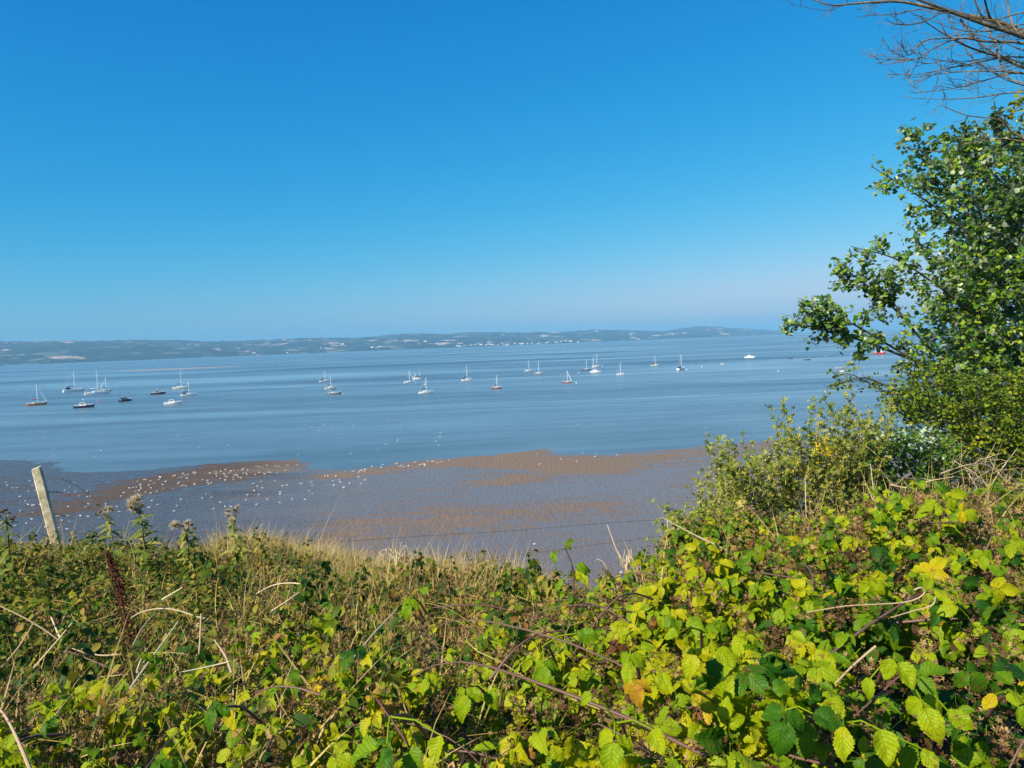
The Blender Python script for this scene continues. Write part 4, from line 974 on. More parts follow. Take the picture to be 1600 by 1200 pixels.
haw_m = leaf_mat('hawthorn_leaf', [(0, (.03, .07, .006)), (.35, (.10, .16, .008)), (.7, (.22, .26, .012)), (.93, (.34, .30, .02)), (1, (.32, .12, .03))], rough=.5, trans=.3)
broom_m = leaf_mat('broom_leaf', [(0, (.06, .10, .014)), (.4, (.17, .22, .025)), (.8, (.32, .33, .05)), (1, (.46, .38, .10))], rough=.55, trans=.25)
flower_m = leaf_mat('yellow_flower', [(0, (.55, .36, .01)), (1, (.75, .55, .02))], rough=.6, trans=.3)
wood_dark = bark('dark_bark', (.035, .028, .022), (.12, .10, .08)); wood_grey = bark('grey_bark', (.16, .13, .10), (.36, .31, .24)); wood_tan = bark('tan_bark', (.24, .17, .10), (.46, .36, .22))
wood_lichen = bark('lichened_bark', (.05, .042, .034), (.22, .175, .12), lichen=(.34, .24, .05))
PX = lambda pts, Y: [at_y(x, y, Y if not isinstance(Y, tuple) else Y[0] + (Y[1]-Y[0])*i/(len(pts)-1)) for i, (x, y) in enumerate(pts)]

# white poplar
t = Tree('poplar_tree', tuple(at_y(1700, 900, 7.4)), 'leafy white poplar with silvery leaf undersides, tall on the right edge of the bank')
t.limb([at_y(1700, 960, 7.4), at_y(1690, 760, 7.4), at_y(1660, 520, 7.5), at_y(1640, 330, 7.4), at_y(1610, 200, 7.3)], .09, .03, 24, 10)
limbs = [([(1672, 700), (1560, 640), (1450, 575), (1400, 552), (1340, 530), (1290, 512), (1225, 508)], (7.3, 6.7), .020),
         ([(1560, 640), (1470, 560), (1430, 520), (1395, 480), (1360, 450), (1330, 430), (1312, 440)], (7.2, 6.8), .014),
         ([(1430, 520), (1395, 470), (1385, 430)], (6.9, 6.8), .010), ([(1655, 560), (1560, 520), (1470, 450), (1400, 405), (1330, 385)], (7.3, 6.8), .015),
         ([(1650, 460), (1560, 400), (1470, 330), (1410, 290), (1362, 260)], (7.4, 6.9), .014), ([(1560, 400), (1500, 320), (1450, 260), (1430, 208)], (7.3, 7.0), .011),
         ([(1640, 360), (1570, 290), (1520, 240), (1490, 210)], (7.4, 7.2), .018), ([(1630, 300), (1590, 240), (1560, 200)], (7.4, 7.2), .016),
         ([(1450, 575), (1390, 540), (1330, 505), (1290, 490), (1245, 500)], (6.8, 6.6), .012), ([(1640, 760), (1560, 700), (1480, 655), (1420, 640)], (7.2, 6.7), .015)]
side = []
for pts, Y, r in limbs:
    q = t.limb(PX(pts, Y), r, r*.22, 18, 6); side.append(q)
tw = []
for q in side: tw += t.twigs(q, 15, .30, .003, .75, .22, 1.0, .7, 2)
for q in (side[0], side[8]): tw += t.twigs(q, 16, .20, .003, .8, .55, 1.0, .7)
POP = [(1610, 195), (1545, 205), (1500, 215), (1450, 222), (1430, 245), (1415, 258), (1400, 268), (1420, 300), (1410, 330), (1430, 360), (1395, 375), (1360, 385), (1365, 405), (1395, 420), (1420, 450), (1430, 480), (1440, 510), (1425, 530), (1430, 560), (1440, 590), (1420, 620), (1450, 650), (1500, 670), (1640, 690), (1640, 195)]
tw += t.cloud(POP, 660, (6.5, 8.4), .34, thin=lambda x, y: min(1, .30 + (x - 1400)/170))
POPB = [(1610, 230), (1520, 330), (1480, 420), (1500, 520), (1470, 600), (1520, 680), (1640, 700), (1640, 230)]
tw += t.cloud(POPB, 580, (7.0, 8.8), .36)
t.leafs(tw, .0125, T_pop, (.030, .052), 0, .75, .022, (.1, .98))
t.done(wood_dark, [pop_m])

# bare dead tree reaching in from the right
DY = 6.8
d = Tree('bare_tree', tuple(at_y(1830, 900, DY + .3)), 'bare leafless tree with lichened branches reaching in at the top right')
d.limb([at_y(1840, 1000, DY+.3), at_y(1830, 700, DY+.3), at_y(1800, 420, DY+.2), at_y(1760, 200, DY), at_y(1700, 60, DY), at_y(1640, -120, DY)], .12, .04, 24, 10)
DL = [([(1745, 150), (1660, 85), (1600, 52), (1560, 34), (1500, 22), (1450, 11), (1400, 2), (1330, 6), (1298, 8), (1262, -3)], .026, .003),
      ([(1700, 110), (1610, 62), (1540, 38), (1480, 16), (1420, -6)], .024, .008), ([(1700, 60), (1600, 52), (1580, 30), (1572, -12)], .012, .007), ([(1600, 60), (1553, 36), (1535, -12)], .012, .007),
      ([(1560, 38), (1535, 26), (1518, -12)], .010, .006), ([(1700, 95), (1600, 68), (1542, 65), (1498, 60), (1450, 80), (1430, 92), (1372, 92)], .013, .002),
      ([(1680, 125), (1600, 106), (1565, 90), (1520, 76), (1480, 56), (1440, 30)], .014, .004), ([(1565, 90), (1500, 103), (1440, 115), (1399, 117)], .007, .0015),
      ([(1690, 130), (1600, 115), (1570, 117), (1530, 128), (1490, 138), (1430, 145)], .010, .002), ([(1700, 165), (1600, 145), (1530, 152), (1480, 155), (1440, 154)], .008, .002),
      ([(1700, 300), (1610, 225), (1580, 205), (1560, 187), (1510, 180), (1470, 164)], .010, .003), ([(1480, 15), (1440, 35), (1403, 38), (1383, 30)], .007, .002), ([(1530, 60), (1450, 62), (1422, 86), (1408, 70)], .007, .002),
      ([(1403, 0), (1315, 8), (1290, 16), (1240, 8)], .005, .001), ([(1440, 14), (1390, 22), (1335, 26)], .005, .001), ([(1500, 30), (1540, 75), (1600, 100)], .009, .007), ([(1540, 40), (1555, 70), (1572, 118), (1600, 130)], .010, .006),
      ([(1480, 20), (1500, 60), (1530, 100), (1570, 110)], .006, .003), ([(1420, 95), (1380, 100), (1368, 88)], .004, .001), ([(1520, 103), (1480, 95), (1440, 98), (1378, 74)], .006, .001),
      ([(1464, 70), (1465, 110), (1475, 150), (1470, 165)], .003, .0015), ([(1416, 105), (1425, 130), (1447, 153)], .003, .001), ([(1500, 95), (1510, 125), (1518, 150)], .003, .001)]
for _ in range(9):
    y0 = trng.uniform(-10, 150); x1 = trng.uniform(1400, 1540); DL.append(([(1700, y0 + 40), (1620, y0 + trng.uniform(-6, 12)), ((1620 + x1)/2, y0 + trng.uniform(-26, 18)), (x1, y0 + trng.uniform(-40, 30))], trng.uniform(.006, .011), .0015))
dq = []
for i, (pts, r0, r1) in enumerate(DL):
    dq.append(d.limb(PX(pts, (DY + trng.uniform(-.2, .3), DY + trng.uniform(-.5, .2))), r0, r1, 26, 6))
for q, c in zip(dq, [26, 14, 3, 3, 3, 22, 22, 14, 18, 10, 8, 10, 10, 5, 5, 8, 6, 8, 4, 14, 5, 4, 4] + [7]*9): d.twigs(q, int(c*1.1), .26, .0028, .45, .10, 1.0, 1.1, 2, -.02)
LP = d.limb(PX([(1640, 232), (1600, 222), (1560, 217), (1510, 225), (1460, 237), (1420, 231)], (DY, DY-.2)), .010, .003, 20, 6)
sp = d.twigs([Vector(at_y(x, y, DY)) - d.base for x, y in ((1610, 130), (1595, 170), (1580, 180))], 16, .12, .002, .7); d.leafs(sp, .02, T_pop, (.03, .045), 0, .8, .02, (.5, 1))
sp = d.twigs([Vector(at_y(x, y, DY)) - d.base for x, y in ((1620, 95), (1595, 98), (1575, 104))], 9, .08, .002, .7); d.leafs(sp, .025, T_pop, (.02, .03), 0, .8, .02, (.5, 1))
d.done(wood_lichen, [haw_m], 'branches', 'foliage')

# hawthorn, yellow-green, low on the right
h = Tree('hawthorn_bush', tuple(at_y(1640, 880, 6.3)), 'small leaved yellow green hawthorn below the poplar on the right edge', 'shrub')
tw = []
for pts, r in (([(1640, 860), (1600, 740), (1540, 660), (1460, 600), (1395, 575)], .02), ([(1600, 740), (1520, 680), (1440, 640), (1400, 628)], .014), ([(1640, 800), (1600, 690), (1560, 620)], .016), ([(1470, 690), (1400, 640), (1385, 630)], .008),
               ([(1580, 690), (1480, 645), (1400, 610), (1350, 590), (1312, 600), (1292, 604)], .013), ([(1420, 620), (1380, 610), (1330, 585), (1303, 590)], .008)):
    q = h.limb(PX(pts, (6.4, 6.1)), r, r*.25, 16, 6); tw += h.twigs(q, 12, .22, .0025, .8, .2, .95, .6)
HAW = [(1385, 580), (1420, 562), (1470, 575), (1520, 590), (1610, 580), (1640, 600), (1640, 790), (1560, 770), (1490, 735), (1440, 700), (1425, 660), (1390, 625)]
tw += h.cloud(HAW, 760, (5.9, 6.9), .20, .002, (-.3, -.2, .3), thin=lambda x, y: min(1, .4 + (x-1380)/100))
tw += h.cloud([(1470, 690), (1540, 660), (1640, 650), (1640, 840), (1480, 840), (1450, 760)], 420, (6.6, 7.8), .25, .003)
h.leafs(tw, .014, T_small if False else [leaflet(3, 2, w=.42, serr=0, fold=.2, droop=.2, corr=0)], (.020, .036), 0, .7, .02, (.05, .80))
h.done(wood_dark, [haw_m])

# young poplar bush with white undersides
p_ = Tree('poplar_sapling', tuple(at_y(1440, 900, 5.9)), 'dense dark green poplar sapling bush with a whitish top, between broom and hawthorn', 'shrub')
tw = []
for x in (1370, 1400, 1430, 1460, 1490):
    q = p_.limb(PX([(1440, 860), (1430 + (x-1430)*.5, 780), (x, 700)], (5.9, 5.7)), .010, .003, 10, 5); tw += p_.twigs(q, 14, .22, .002, .8, .2, 1, .6)
SAP = [(1352, 690), (1380, 675), (1420, 668), (1460, 675), (1495, 700), (1500, 740), (1500, 800), (1480, 860), (1350, 860), (1345, 800), (1355, 740)]
tw += p_.cloud(SAP, 520, (5.5, 6.6), .2, .002, (-.1, -.2, .6)); p_.leafs(tw, .014, T_pop, (.022, .036), 0, .42, .02, (.0, .75), up=.9)
top = p_.cloud([(1355, 690), (1380, 672), (1430, 664), (1490, 690), (1480, 712), (1420, 700), (1370, 712)], 55, (5.5, 6.2), .16, .002, (0, -.1, 1)); p_.leafs(top, .016, T_pop, (.018, .032), 0, .5, .02, (.3, .9), up=-.9, bias=(.3, .5, -.4))
p_.done(wood_dark, [pop_m])

# broom-like shrubs with thin pale stems
def rosette(n=7):
    ps = []; L = leaflet(3, 1, w=.14, serr=0, fold=0, droop=.15, corr=0)
    for k in range(n): ps.append(txf(L, rotz(k*2*PI/n + .3) @ rotx(.55 + .25*(k % 3))))
    return tmerge(ps)
T_ros = rosette()
def broom(base_px, tips, Yr, label, seed, flowers=(), dens=10, low=None, extra=60):
    trng.seed(seed); b = Tree('broom_shrub', tuple(at_y(base_px[0], base_px[1], Yr[0])), label, 'shrub', 'pale stemmed shrubs at the right end of the bank')
    tw = []
    for (x, y) in tips:
        Y = trng.uniform(*Yr); bx = base_px[0] + (x-base_px[0])*trng.uniform(.05, .35); p0 = at_y(bx, base_px[1] + trng.uniform(-10, 30), Y); p2 = at_y(x, y, Y + trng.uniform(-.2, .2)); pm = p0.lerp(p2, .5) + Vector((trng.gauss(0, .05), 0, .03))
        q = b.limb([p0, pm, p2], .0055, .0016, 12, 4); tw.append(q[4:]); tw += b.twigs(q, dens, .24, .0016, .35, .25, 1, 1.1, 1, .15)
    if low: tw += b.cloud(low, extra, (Yr[0]-.1, Yr[1]+.2), .26, .0021, (-.15, -.1, .9))
    b.leafs(tw, .026, T_ros, (.022, .036), 0, .55, .012, (.0, .85), t0=.25)
    b.leafs(tw, .026, T_small, (.012, .024), 0, .9, .02, (.2, 1), t0=.1)
    for fx, fy, fn, fr in flowers:
        pos = np.array([at_y(fx + trng.gauss(0, fr), fy + trng.gauss(0, fr*1.3), Yr[0] - .05 + trng.uniform(0, .15)) - b.base for _ in range(fn)])
        b.lv.add(T_star, pos, frames(rdir(fn, .3, .6, (0, -1, 0)), rg.normal(0, 1, (fn, 3))), rg.uniform(.010, .017, fn), rg.random(fn), 1)
    b.done(wood_tan, [broom_m, flower_m], 'stems', 'foliage')
broom((1195, 880), [(1106, 692), (1130, 705), (1150, 693), (1172, 708), (1195, 700), (1115, 745), (1092, 760), (1100, 790), (1140, 725), (1165, 735), (1185, 745), (1120, 800), (1085, 800), (1210, 735), (1150, 770), (1098, 725)], (5.2, 5.9),
      'pale stemmed shrub with sparse tufted leaves, leftmost against the mud', 3, [(1148, 778, 7, 3)], 7, [(1100, 860), (1105, 770), (1140, 715), (1210, 720), (1230, 870)], 150)
broom((1270, 880), [(1222, 628), (1214, 660), (1238, 645), (1262, 642), (1275, 650), (1282, 640), (1205, 680), (1230, 690), (1250, 670), (1270, 690), (1290, 700), (1216, 710), (1300, 720), (1240, 730), (1285, 660)], (5.4, 6.0),
      'taller broom shrub with yellow flowers and tufted leaves in the middle of the shrubs', 4, [(1285, 700, 34, 7), (1290, 672, 8, 4), (1275, 715, 14, 6), (1246, 730, 10, 6), (1300, 710, 10, 5)], 7, [(1180, 870), (1200, 740), (1240, 680), (1310, 680), (1350, 870)], 260)
broom((1345, 880), [(1322, 585), (1330, 600), (1312, 640), (1300, 630), (1345, 650), (1362, 640), (1380, 655), (1395, 600), (1336, 680), (1355, 700), (1320, 700), (1370, 690), (1398, 640), (1305, 665)], (5.6, 6.1),
      'greyish tufted shrub rising beside the white topped sapling bush', 5, [(1340, 735, 5, 8)], 7, [(1280, 870), (1295, 720), (1330, 650), (1385, 665), (1375, 870)], 190)
broom((1140, 900), [(1040, 800), (1050, 815), (1062, 832), (1080, 830), (1100, 820), (1120, 815), (1070, 850), (1035, 842)], (4.3, 4.8),
      'low scrubby shrub growing just above the brambles, with a thin bare stalk', 6, (), 5, [(1035, 890), (1060, 830), (1120, 810), (1250, 825), (1250, 890)], 110)

# tangle of dead twigs under the hawthorn
k = empty('dead_branch', tuple(at_y(1540, 790, 5.0))); tag(k, 'tangle of bare dead twigs lying at the foot of the hawthorn', 'dead branch'); kb = Vector(k.location); trng.seed(77)
for pts, r in (([(1640, 830), (1600, 790), (1570, 750), (1535, 725), (1480, 735)], .010), ([(1500, 820), (1530, 790), (1560, 740), (1590, 700)], .006), ([(1390, 757), (1420, 762), (1450, 752), (1490, 745)], .008), ([(1470, 740), (1520, 725), (1560, 735), (1640, 790)], .006),
               ([(1490, 720), (1530, 745), (1570, 790), (1600, 800)], .004), ([(1620, 740), (1570, 770), (1520, 800)], .005), ([(1510, 735), (1530, 770), (1545, 810)], .004), ([(1560, 820), (1590, 770), (1610, 745)], .005)):
    p = smooth_path([v - kb for v in PX(pts, (5.2 + trng.uniform(-.3, .3), 5.2))], 12); parts = [tube_quads(p, r, r*.35, 5)]
    for _ in range(12):
        i = trng.randint(1, 9); a = p[i]; q = [a]; c = Vector((trng.gauss(0, 1), trng.gauss(0, .5), trng.gauss(0, .8))).normalized()
        for _k in range(4): c = (c + Vector((trng.gauss(0, .2), trng.gauss(0, .2), trng.gauss(0, .2)))).normalized(); q.append(q[-1] + c*.05*trng.uniform(.6, 1.3))
        parts.append(tube_quads(q, r*.35, r*.15, 4))
    quads_obj(parts, 'twig', wood_tan, k)

# ------------------------------------------------------------------ fence
f = empty('wire_fence', tuple(at_y(95, 880, 8.4))); tag(f, 'weathered leaning wooden fence post at left with slack rusty wires running right', 'fence'); fb = Vector(f.location)
wood = bark('weathered_post', (.26, .20, .12), (.78, .68, .46), 11, lichen=(.40, .38, .22))
def post(px0, py0, px1, py1, Y, s=.104):
    a = at_y(px0, py0, Y) - fb; b = at_y(px1, py1, Y - .1) - fb; ax = (b-a).normalized(); X = Vector((1, 0, 0)); X = (X - ax*X.dot(ax)).normalized(); Yv = ax.cross(X)
    X, Yv = (X*math.cos(.35) + Yv*math.sin(.35)), (Yv*math.cos(.35) - X*math.sin(.35)); rings = []
    for i in range(15):
        t = i/14; p = a.lerp(b, t); h = s/2*(1 - .12*t) * (1 + .03*math.sin(9*t)); c = h*.22
        slant = (lambda u: ax*(u*.16 if i == 14 else 0))
        rings.append([tuple(p + X*u + Yv*v + slant(u)) for u, v in ((-h, -h+c), (-h+c, -h), (h-c, -h), (h, -h+c), (h, h-c), (h-c, h), (-h+c, h), (-h, h-c))])
    m = MB(); m.loft(rings); return m
post(101, 900, 57, 731, 8.4, .098).build('post', wood, f)
rust = paint('rusty_wire', (.075, .05, .04), .8, var=.3, scale=30)
def wire(pts, Ys, barb=True, r=.0032):
    p = smooth_path([at_y(x, y, Y) - fb for (x, y), Y in zip(pts, Ys)], 60); m = MB(); m.tube(p, r, 5)
    if barb:
        for i in range(2, 58, 3): m.tube([p[i] + Vector((-.012, 0, .014)), p[i], p[i] + Vector((.012, .006, -.014))], .0013, 4); m.tube([p[i] + Vector((-.008, 0, -.016)), p[i], p[i] + Vector((.008, 0, .016))], .0013, 4)
    m.build('wire', rust, f)
wire([(-60, 782), (0, 786), (30, 790), (70, 800), (92, 804), (120, 812), (160, 834), (215, 862), (330, 900)], [8.4]*9)
wire([(-60, 784), (0, 783), (30, 781), (74, 770), (90, 769), (115, 777), (145, 798), (190, 830), (300, 890)], [8.4]*9)
wire([(63, 745), (100, 750), (125, 762), (150, 780), (200, 800)], [8.5, 8.5, 8.6, 8.6, 8.6], r=.0013)
wire([(98, 830), (300, 852), (480, 849), (650, 838), (800, 829), (950, 817), (1100, 808), (1250, 800)], [8.4, 8.6, 8.8, 9, 9, 9, 9, 9], r=.0028)
wire([(98, 850), (300, 892), (480, 894), (650, 882), (800, 868), (960, 847), (1060, 836), (1250, 826)], [8.4, 8.6, 8.8, 9, 9, 9, 9, 9], r=.0028)

# ------------------------------------------------------------------ thistles gone to seed
green_stem = paint('green_stem', (.10, .13, .04), .7, var=.3, scale=30); fluff_m = leaf_mat('thistle_down', [(0, (.50, .40, .27)), (1, (.78, .70, .55))], rough=.95, trans=.3, tcol=1)
cup_m = leaf_mat('thistle_cup', [(0, (.16, .10, .04)), (1, (.46, .32, .16))], rough=.9, trans=0); thl_m = leaf_mat('thistle_leaf', [(0, (.06, .11, .012)), (.5, (.17, .21, .025)), (1, (.36, .31, .09))], rough=.6, trans=.25)
T_spike = leaflet(6, 2, w=.14, serr=.35, fold=.3, droop=.35, corr=0)
T_down = leaflet(2, 1, w=.035, serr=0, fold=0, droop=.1, corr=0)
def thistle(base, top, Y, heads, label, seed, leafy=30, fl=.5):
    trng.seed(seed); o = empty('thistle', tuple(at_y(base[0], base[1], Y))); tag(o, label, 'thistle', 'thistles gone to seed on the left ridge'); ob = Vector(o.location)
    a = at_y(*base, Y) - ob; b = at_y(*top, Y) - ob; m = smooth_path([a - Vector((0, 0, .15)), a.lerp(b, .5) + Vector((.01, 0, 0)), b], 12); st = [tube_quads(m, .0055, .003, 6)]
    lv = Leaves(); dn = Leaves(); k = leafy
    pos = np.array([m[min(11, int(1 + i*10/k))] for i in range(k)]); yaw = rg.uniform(0, 2*PI, k); ff = np.stack([np.cos(yaw), np.sin(yaw), rg.uniform(.1, .9, k)], 1)
    lv.add(T_spike, pos, frames(np.tile([0, -.2, 1.0], (k, 1)) + rg.normal(0, .2, (k, 3)), ff), np.linspace(.14, .06, k) * rg.uniform(.8, 1.2, k), rg.uniform(.1, .9, k))
    for (hx, hy, r, f_) in heads:
        r = r * 1.22
        c = at_y(hx, hy, Y + trng.uniform(-.04, .04)) - ob; st.append(tube_quads([m[9], m[9].lerp(c, .6) + Vector((0, 0, .01)), c - Vector((0, 0, r*.5))], .0028, .002, 4)); n = 46
        v = rg.normal(0, 1, (n, 3)); v /= np.linalg.norm(v, axis=1, keepdims=True)
        hd = Leaves(); hd.add(leaflet(2, 1, w=.3, serr=0, fold=0, droop=.1, corr=0), np.tile(c, (n, 1)) - np.array([0, 0, r*.25]), frames(v, rg.normal(0, .4, (n, 3)) + [0, 0, 1.0]), r*.9, rg.random(n)); hd.build('seed_head', [cup_m], o)
        if f_: n = int(240*f_); v = rg.normal(0, 1, (n, 3)) + np.array([0, 0, .5]); v /= np.linalg.norm(v, axis=1, keepdims=True); dn.add(T_down, np.tile(c, (n, 1)) + v*r*.2, frames(np.cross(v, rg.normal(0, 1, (n, 3))), v), r*rg.uniform(.8, 1.5, n), rg.random(n))
    quads_obj(st, 'stem', green_stem, o); lv.build('leaf_spray', [thl_m], o)
    if dn.V: dn.build('seed_down', [fluff_m], o)
thistle((226, 855), (216, 795), 5.6, [(208, 786, .032, 1), (215, 780, .026, .6), (219, 776, .016, 0), (222, 790, .02, .2), (213, 797, .022, .3), (219, 800, .018, .2), (205, 792, .024, .8)], 'tallest thistle with a big cream tuft of down, centre of the left ridge', 11, 44)
thistle((180, 865), (165, 805), 5.6, [(153, 789, .018, 0), (157, 800, .018, .1), (166, 797, .02, .4), (172, 795, .017, .5), (176, 797, .014, 0), (150, 804, .014, 0), (163, 803, .016, .2)], 'thistle with small brown heads between the fence post and the tallest thistle', 12, 36)
thistle((294, 880), (290, 822), 5.4, [(272, 821, .024, .8), (279, 819, .018, .2), (286, 822, .018, .2), (293, 818, .02, .5), (299, 820, .017, 0), (304, 826, .016, 0), (289, 828, .018, .3)], 'broad low thistle with a row of brown and cream heads', 13, 50)
thistle((366, 875), (364, 815), 5.5, [(356, 799, .017, .4), (357, 806, .018, .3), (366, 797, .018, .2), (371, 793, .017, .3), (373, 801, .014, 0), (363, 814, .022, .7), (362, 824, .018, .5), (368, 808, .014, .1)], 'narrow upright thistle with stacked tan heads, rightmost on the ridge', 14, 30)
thistle((14, 870), (8, 808), 5.4, [(3, 800, .02, 0), (9, 797, .02, 0), (14, 802, .014, 0), (18, 811, .02, 0), (22, 809, .016, 0), (-2, 806, .018, 0)], 'thistle with dark brown heads at the far left beside the post', 15, 30)

# dark red dock spike
o = empty('dock_plant', tuple(hit(204, 1012))); tag(o, 'dark red brown dock seed spike standing on the left of the bank', 'dock plant'); ob = Vector(o.location)
pp = smooth_path([at_y(x, y, 3.55) - ob for x, y in ((205, 1040), (202, 1000), (193, 950), (188, 920), (178, 890), (166, 862))], 40); quads_obj([tube_quads(pp, .005, .002, 6)], 'stem', stem_m, o)
ds = Leaves(); n = 1500; tt = rg.uniform(.16, 1, n); base_ = np.array([pp[int(v*39)] for v in tt]); pos = base_ + rg.normal(0, 1, (n, 3)) * (.006 + .010*np.sin(tt*PI))[:, None]
ds.add(T_small, pos, frames(rg.normal(0, 1, (n, 3)), rg.normal(0, 1, (n, 3))), rg.uniform(.007, .013, n), rg.random(n)); ds.build('seed_spike', [leaf_mat('dock_seed', [(0, (.045, .012, .008)), (1, (.15, .04, .025))], rough=.8, trans=.1)], o)

# ------------------------------------------------------------------ single stalks and canes, each where it lies
STALKS = [
 ('dead_stalk', 'stalk', [(0, 947), (28, 960), (55, 975), (85, 995), (102, 1012), (112, 1040), (124, 1072)], .0055, 'tan', 'long tan cane crossing the lower left corner from the edge'),
 ('dead_stalk', 'stalk', [(80, 964), (90, 988), (101, 1010)], .006, 'pale', 'short white stalk crossing over the long tan cane'),
 ('dead_stalk', 'stalk', [(113, 973), (75, 1018), (34, 1064)], .0045, 'pale', 'thin white stalk sloping down left across the tan cane'),
 ('dead_stalk', 'stalk', [(53, 973), (30, 1010), (0, 1046)], .0055, 'tan', 'tan stalk running to the left edge below the long cane'),
 ('dead_stalk', 'stalk', [(285, 918), (270, 927), (253, 937)], .005, 'pale', 'short white stalk on the green weeds right of the dock spike'),
 ('dead_stalk', 'stalk', [(278, 972), (240, 1024), (204, 1075)], .0055, 'pale', 'straight white stalk leaning right, foot below the dock spike'),
 ('dead_stalk', 'stalk', [(314, 959), (313, 993), (311, 1027)], .0055, 'pale', 'upright white stalk right of the dock spike'),
 ('dead_stalk', 'stalk', [(205, 965), (222, 956), (248, 951), (275, 953), (300, 961), (325, 968)], .004, 'pale', 'arching pale stem passing over the top of the upright white stalk'),
 ('dead_stalk', 'stalk', [(335, 1000), (352, 1025), (362, 1052)], .006, 'tan', 'short brown stalk right of the upright white one'),
 ('dead_stalk', 'stalk', [(284, 1050), (320, 1043), (358, 1034)], .0045, 'pale', 'nearly level pale stalk under the upright white one'),
 ('bramble_cane', 'cane', [(0, 1108), (12, 1125), (24, 1148), (36, 1175), (48, 1205)], .009, 'tan', 'thick pale curved cane in the bottom left corner'),
 ('dead_stalk', 'stalk', [(263, 947), (238, 963), (220, 985), (206, 1012)], .004, 'tan', 'thin tan stem curving from the foot of the dock spike'),
 ('dead_stalk', 'stalk', [(228, 1013), (220, 1032), (214, 1050)], .006, 'pale', 'short white stub beside the dark hollow under the dock spike'),
 ('dead_stalk', 'stalk', [(112, 1013), (135, 1020), (160, 1024), (190, 1022)], .004, 'tan', 'level twig beside the foot of the long tan cane'),
 ('dead_stalk', 'stalk', [(620, 952), (584, 990), (546, 1036)], .0045, 'pale', 'long straight straw stalk leaning in the middle of the bank'),
 ('dead_stalk', 'stalk', [(400, 928), (425, 915), (450, 911), (475, 913)], .0035, 'pale', 'thin arching straw stem in the dry grass left of centre'),
 ('dead_stalk', 'stalk', [(468, 925), (447, 940), (424, 955)], .004, 'pale', 'short straw stalk lying under the thin arching stem'),
 ('bramble_cane', 'cane', [(880, 985), (845, 990), (820, 1002), (795, 1025), (765, 1062)], .0065, 'brown', 'dark brown bramble cane arching in the middle of the brambles'),
 ('bramble_cane', 'cane', [(588, 1092), (612, 1125), (632, 1155), (655, 1198)], .0062, 'brown', 'reddish brown cane running to the bottom edge left of centre'),
 ('bramble_cane', 'cane', [(675, 950), (710, 946), (760, 946), (800, 955), (850, 968), (885, 978)], .005, 'brown', 'long low brown cane arching across the centre top of the brambles'),
 ('bramble_cane', 'cane', [(655, 972), (672, 995), (684, 1015), (686, 1035)], .0045, 'brown', 'thin brown cane hanging down left of centre'),
 ('bramble_cane', 'cane', [(398, 1082), (430, 1073), (465, 1075), (500, 1086)], .005, 'brown', 'pinkish arching cane left of the middle near the bottom'),
 ('bramble_cane', 'cane', [(1260, 957), (1320, 947), (1375, 944), (1420, 940), (1444, 928), (1440, 918), (1428, 922)], .0045, 'tan', 'pale cane ending in a curl on the right of the brambles'),
 ('bramble_cane', 'cane', [(1392, 965), (1425, 955), (1456, 946), (1462, 932)], .004, 'tan', 'shorter pale cane just under the curled one'),
 ('bramble_cane', 'cane', [(1305, 1068), (1335, 1038), (1368, 1010)], .0065, 'tan', 'thick pale broken cane right of the centre of the brambles'),
 ('bramble_cane', 'cane', [(1334, 1120), (1370, 1088), (1410, 1052), (1425, 1040)], .0060, 'brown', 'reddish thorny cane rising behind the large three part leaf'),
 ('bramble_cane', 'cane', [(1575, 1205), (1590, 1175), (1605, 1150)], .007, 'brown', 'purple cane in the bottom right corner'),
 ('dead_stalk', 'stalk', [(1035, 809), (1090, 838), (1145, 864)], .0045, 'pale', 'straight straw stick lying across the low scrubby shrub'),
 ('dead_stalk', 'stalk', [(1042, 797), (1043, 825), (1043, 855)], .003, 'pale', 'upright bare stalk crossing the straight straw stick'),
 ('dead_stalk', 'stalk', [(949, 820), (957, 842), (965, 862), (990, 905)], .004, 'pale', 'tall bent straw stem against the mud right of the bramble shoot'),
 ('dead_stalk', 'stalk', [(932, 873), (942, 878), (950, 892), (965, 918)], .003, 'pale', 'short hooked straw stem left of the tall bent one'),
 ('dead_stalk', 'stalk', [(1258, 745), (1259, 790), (1262, 840)], .0025, 'pale', 'very thin upright straw in front of the yellow flowered shrub'),
 ('dead_stalk', 'stalk', [(1360, 725), (1366, 775), (1371, 822)], .0025, 'pale', 'thin tall straw in front of the white topped sapling bush')]
SM = {'tan': paint('tan_cane', (.40, .28, .17), .7, var=.25, scale=22), 'pale': pale_m, 'brown': paint('brown_cane', (.13, .055, .045), .55, var=.35, scale=22)}
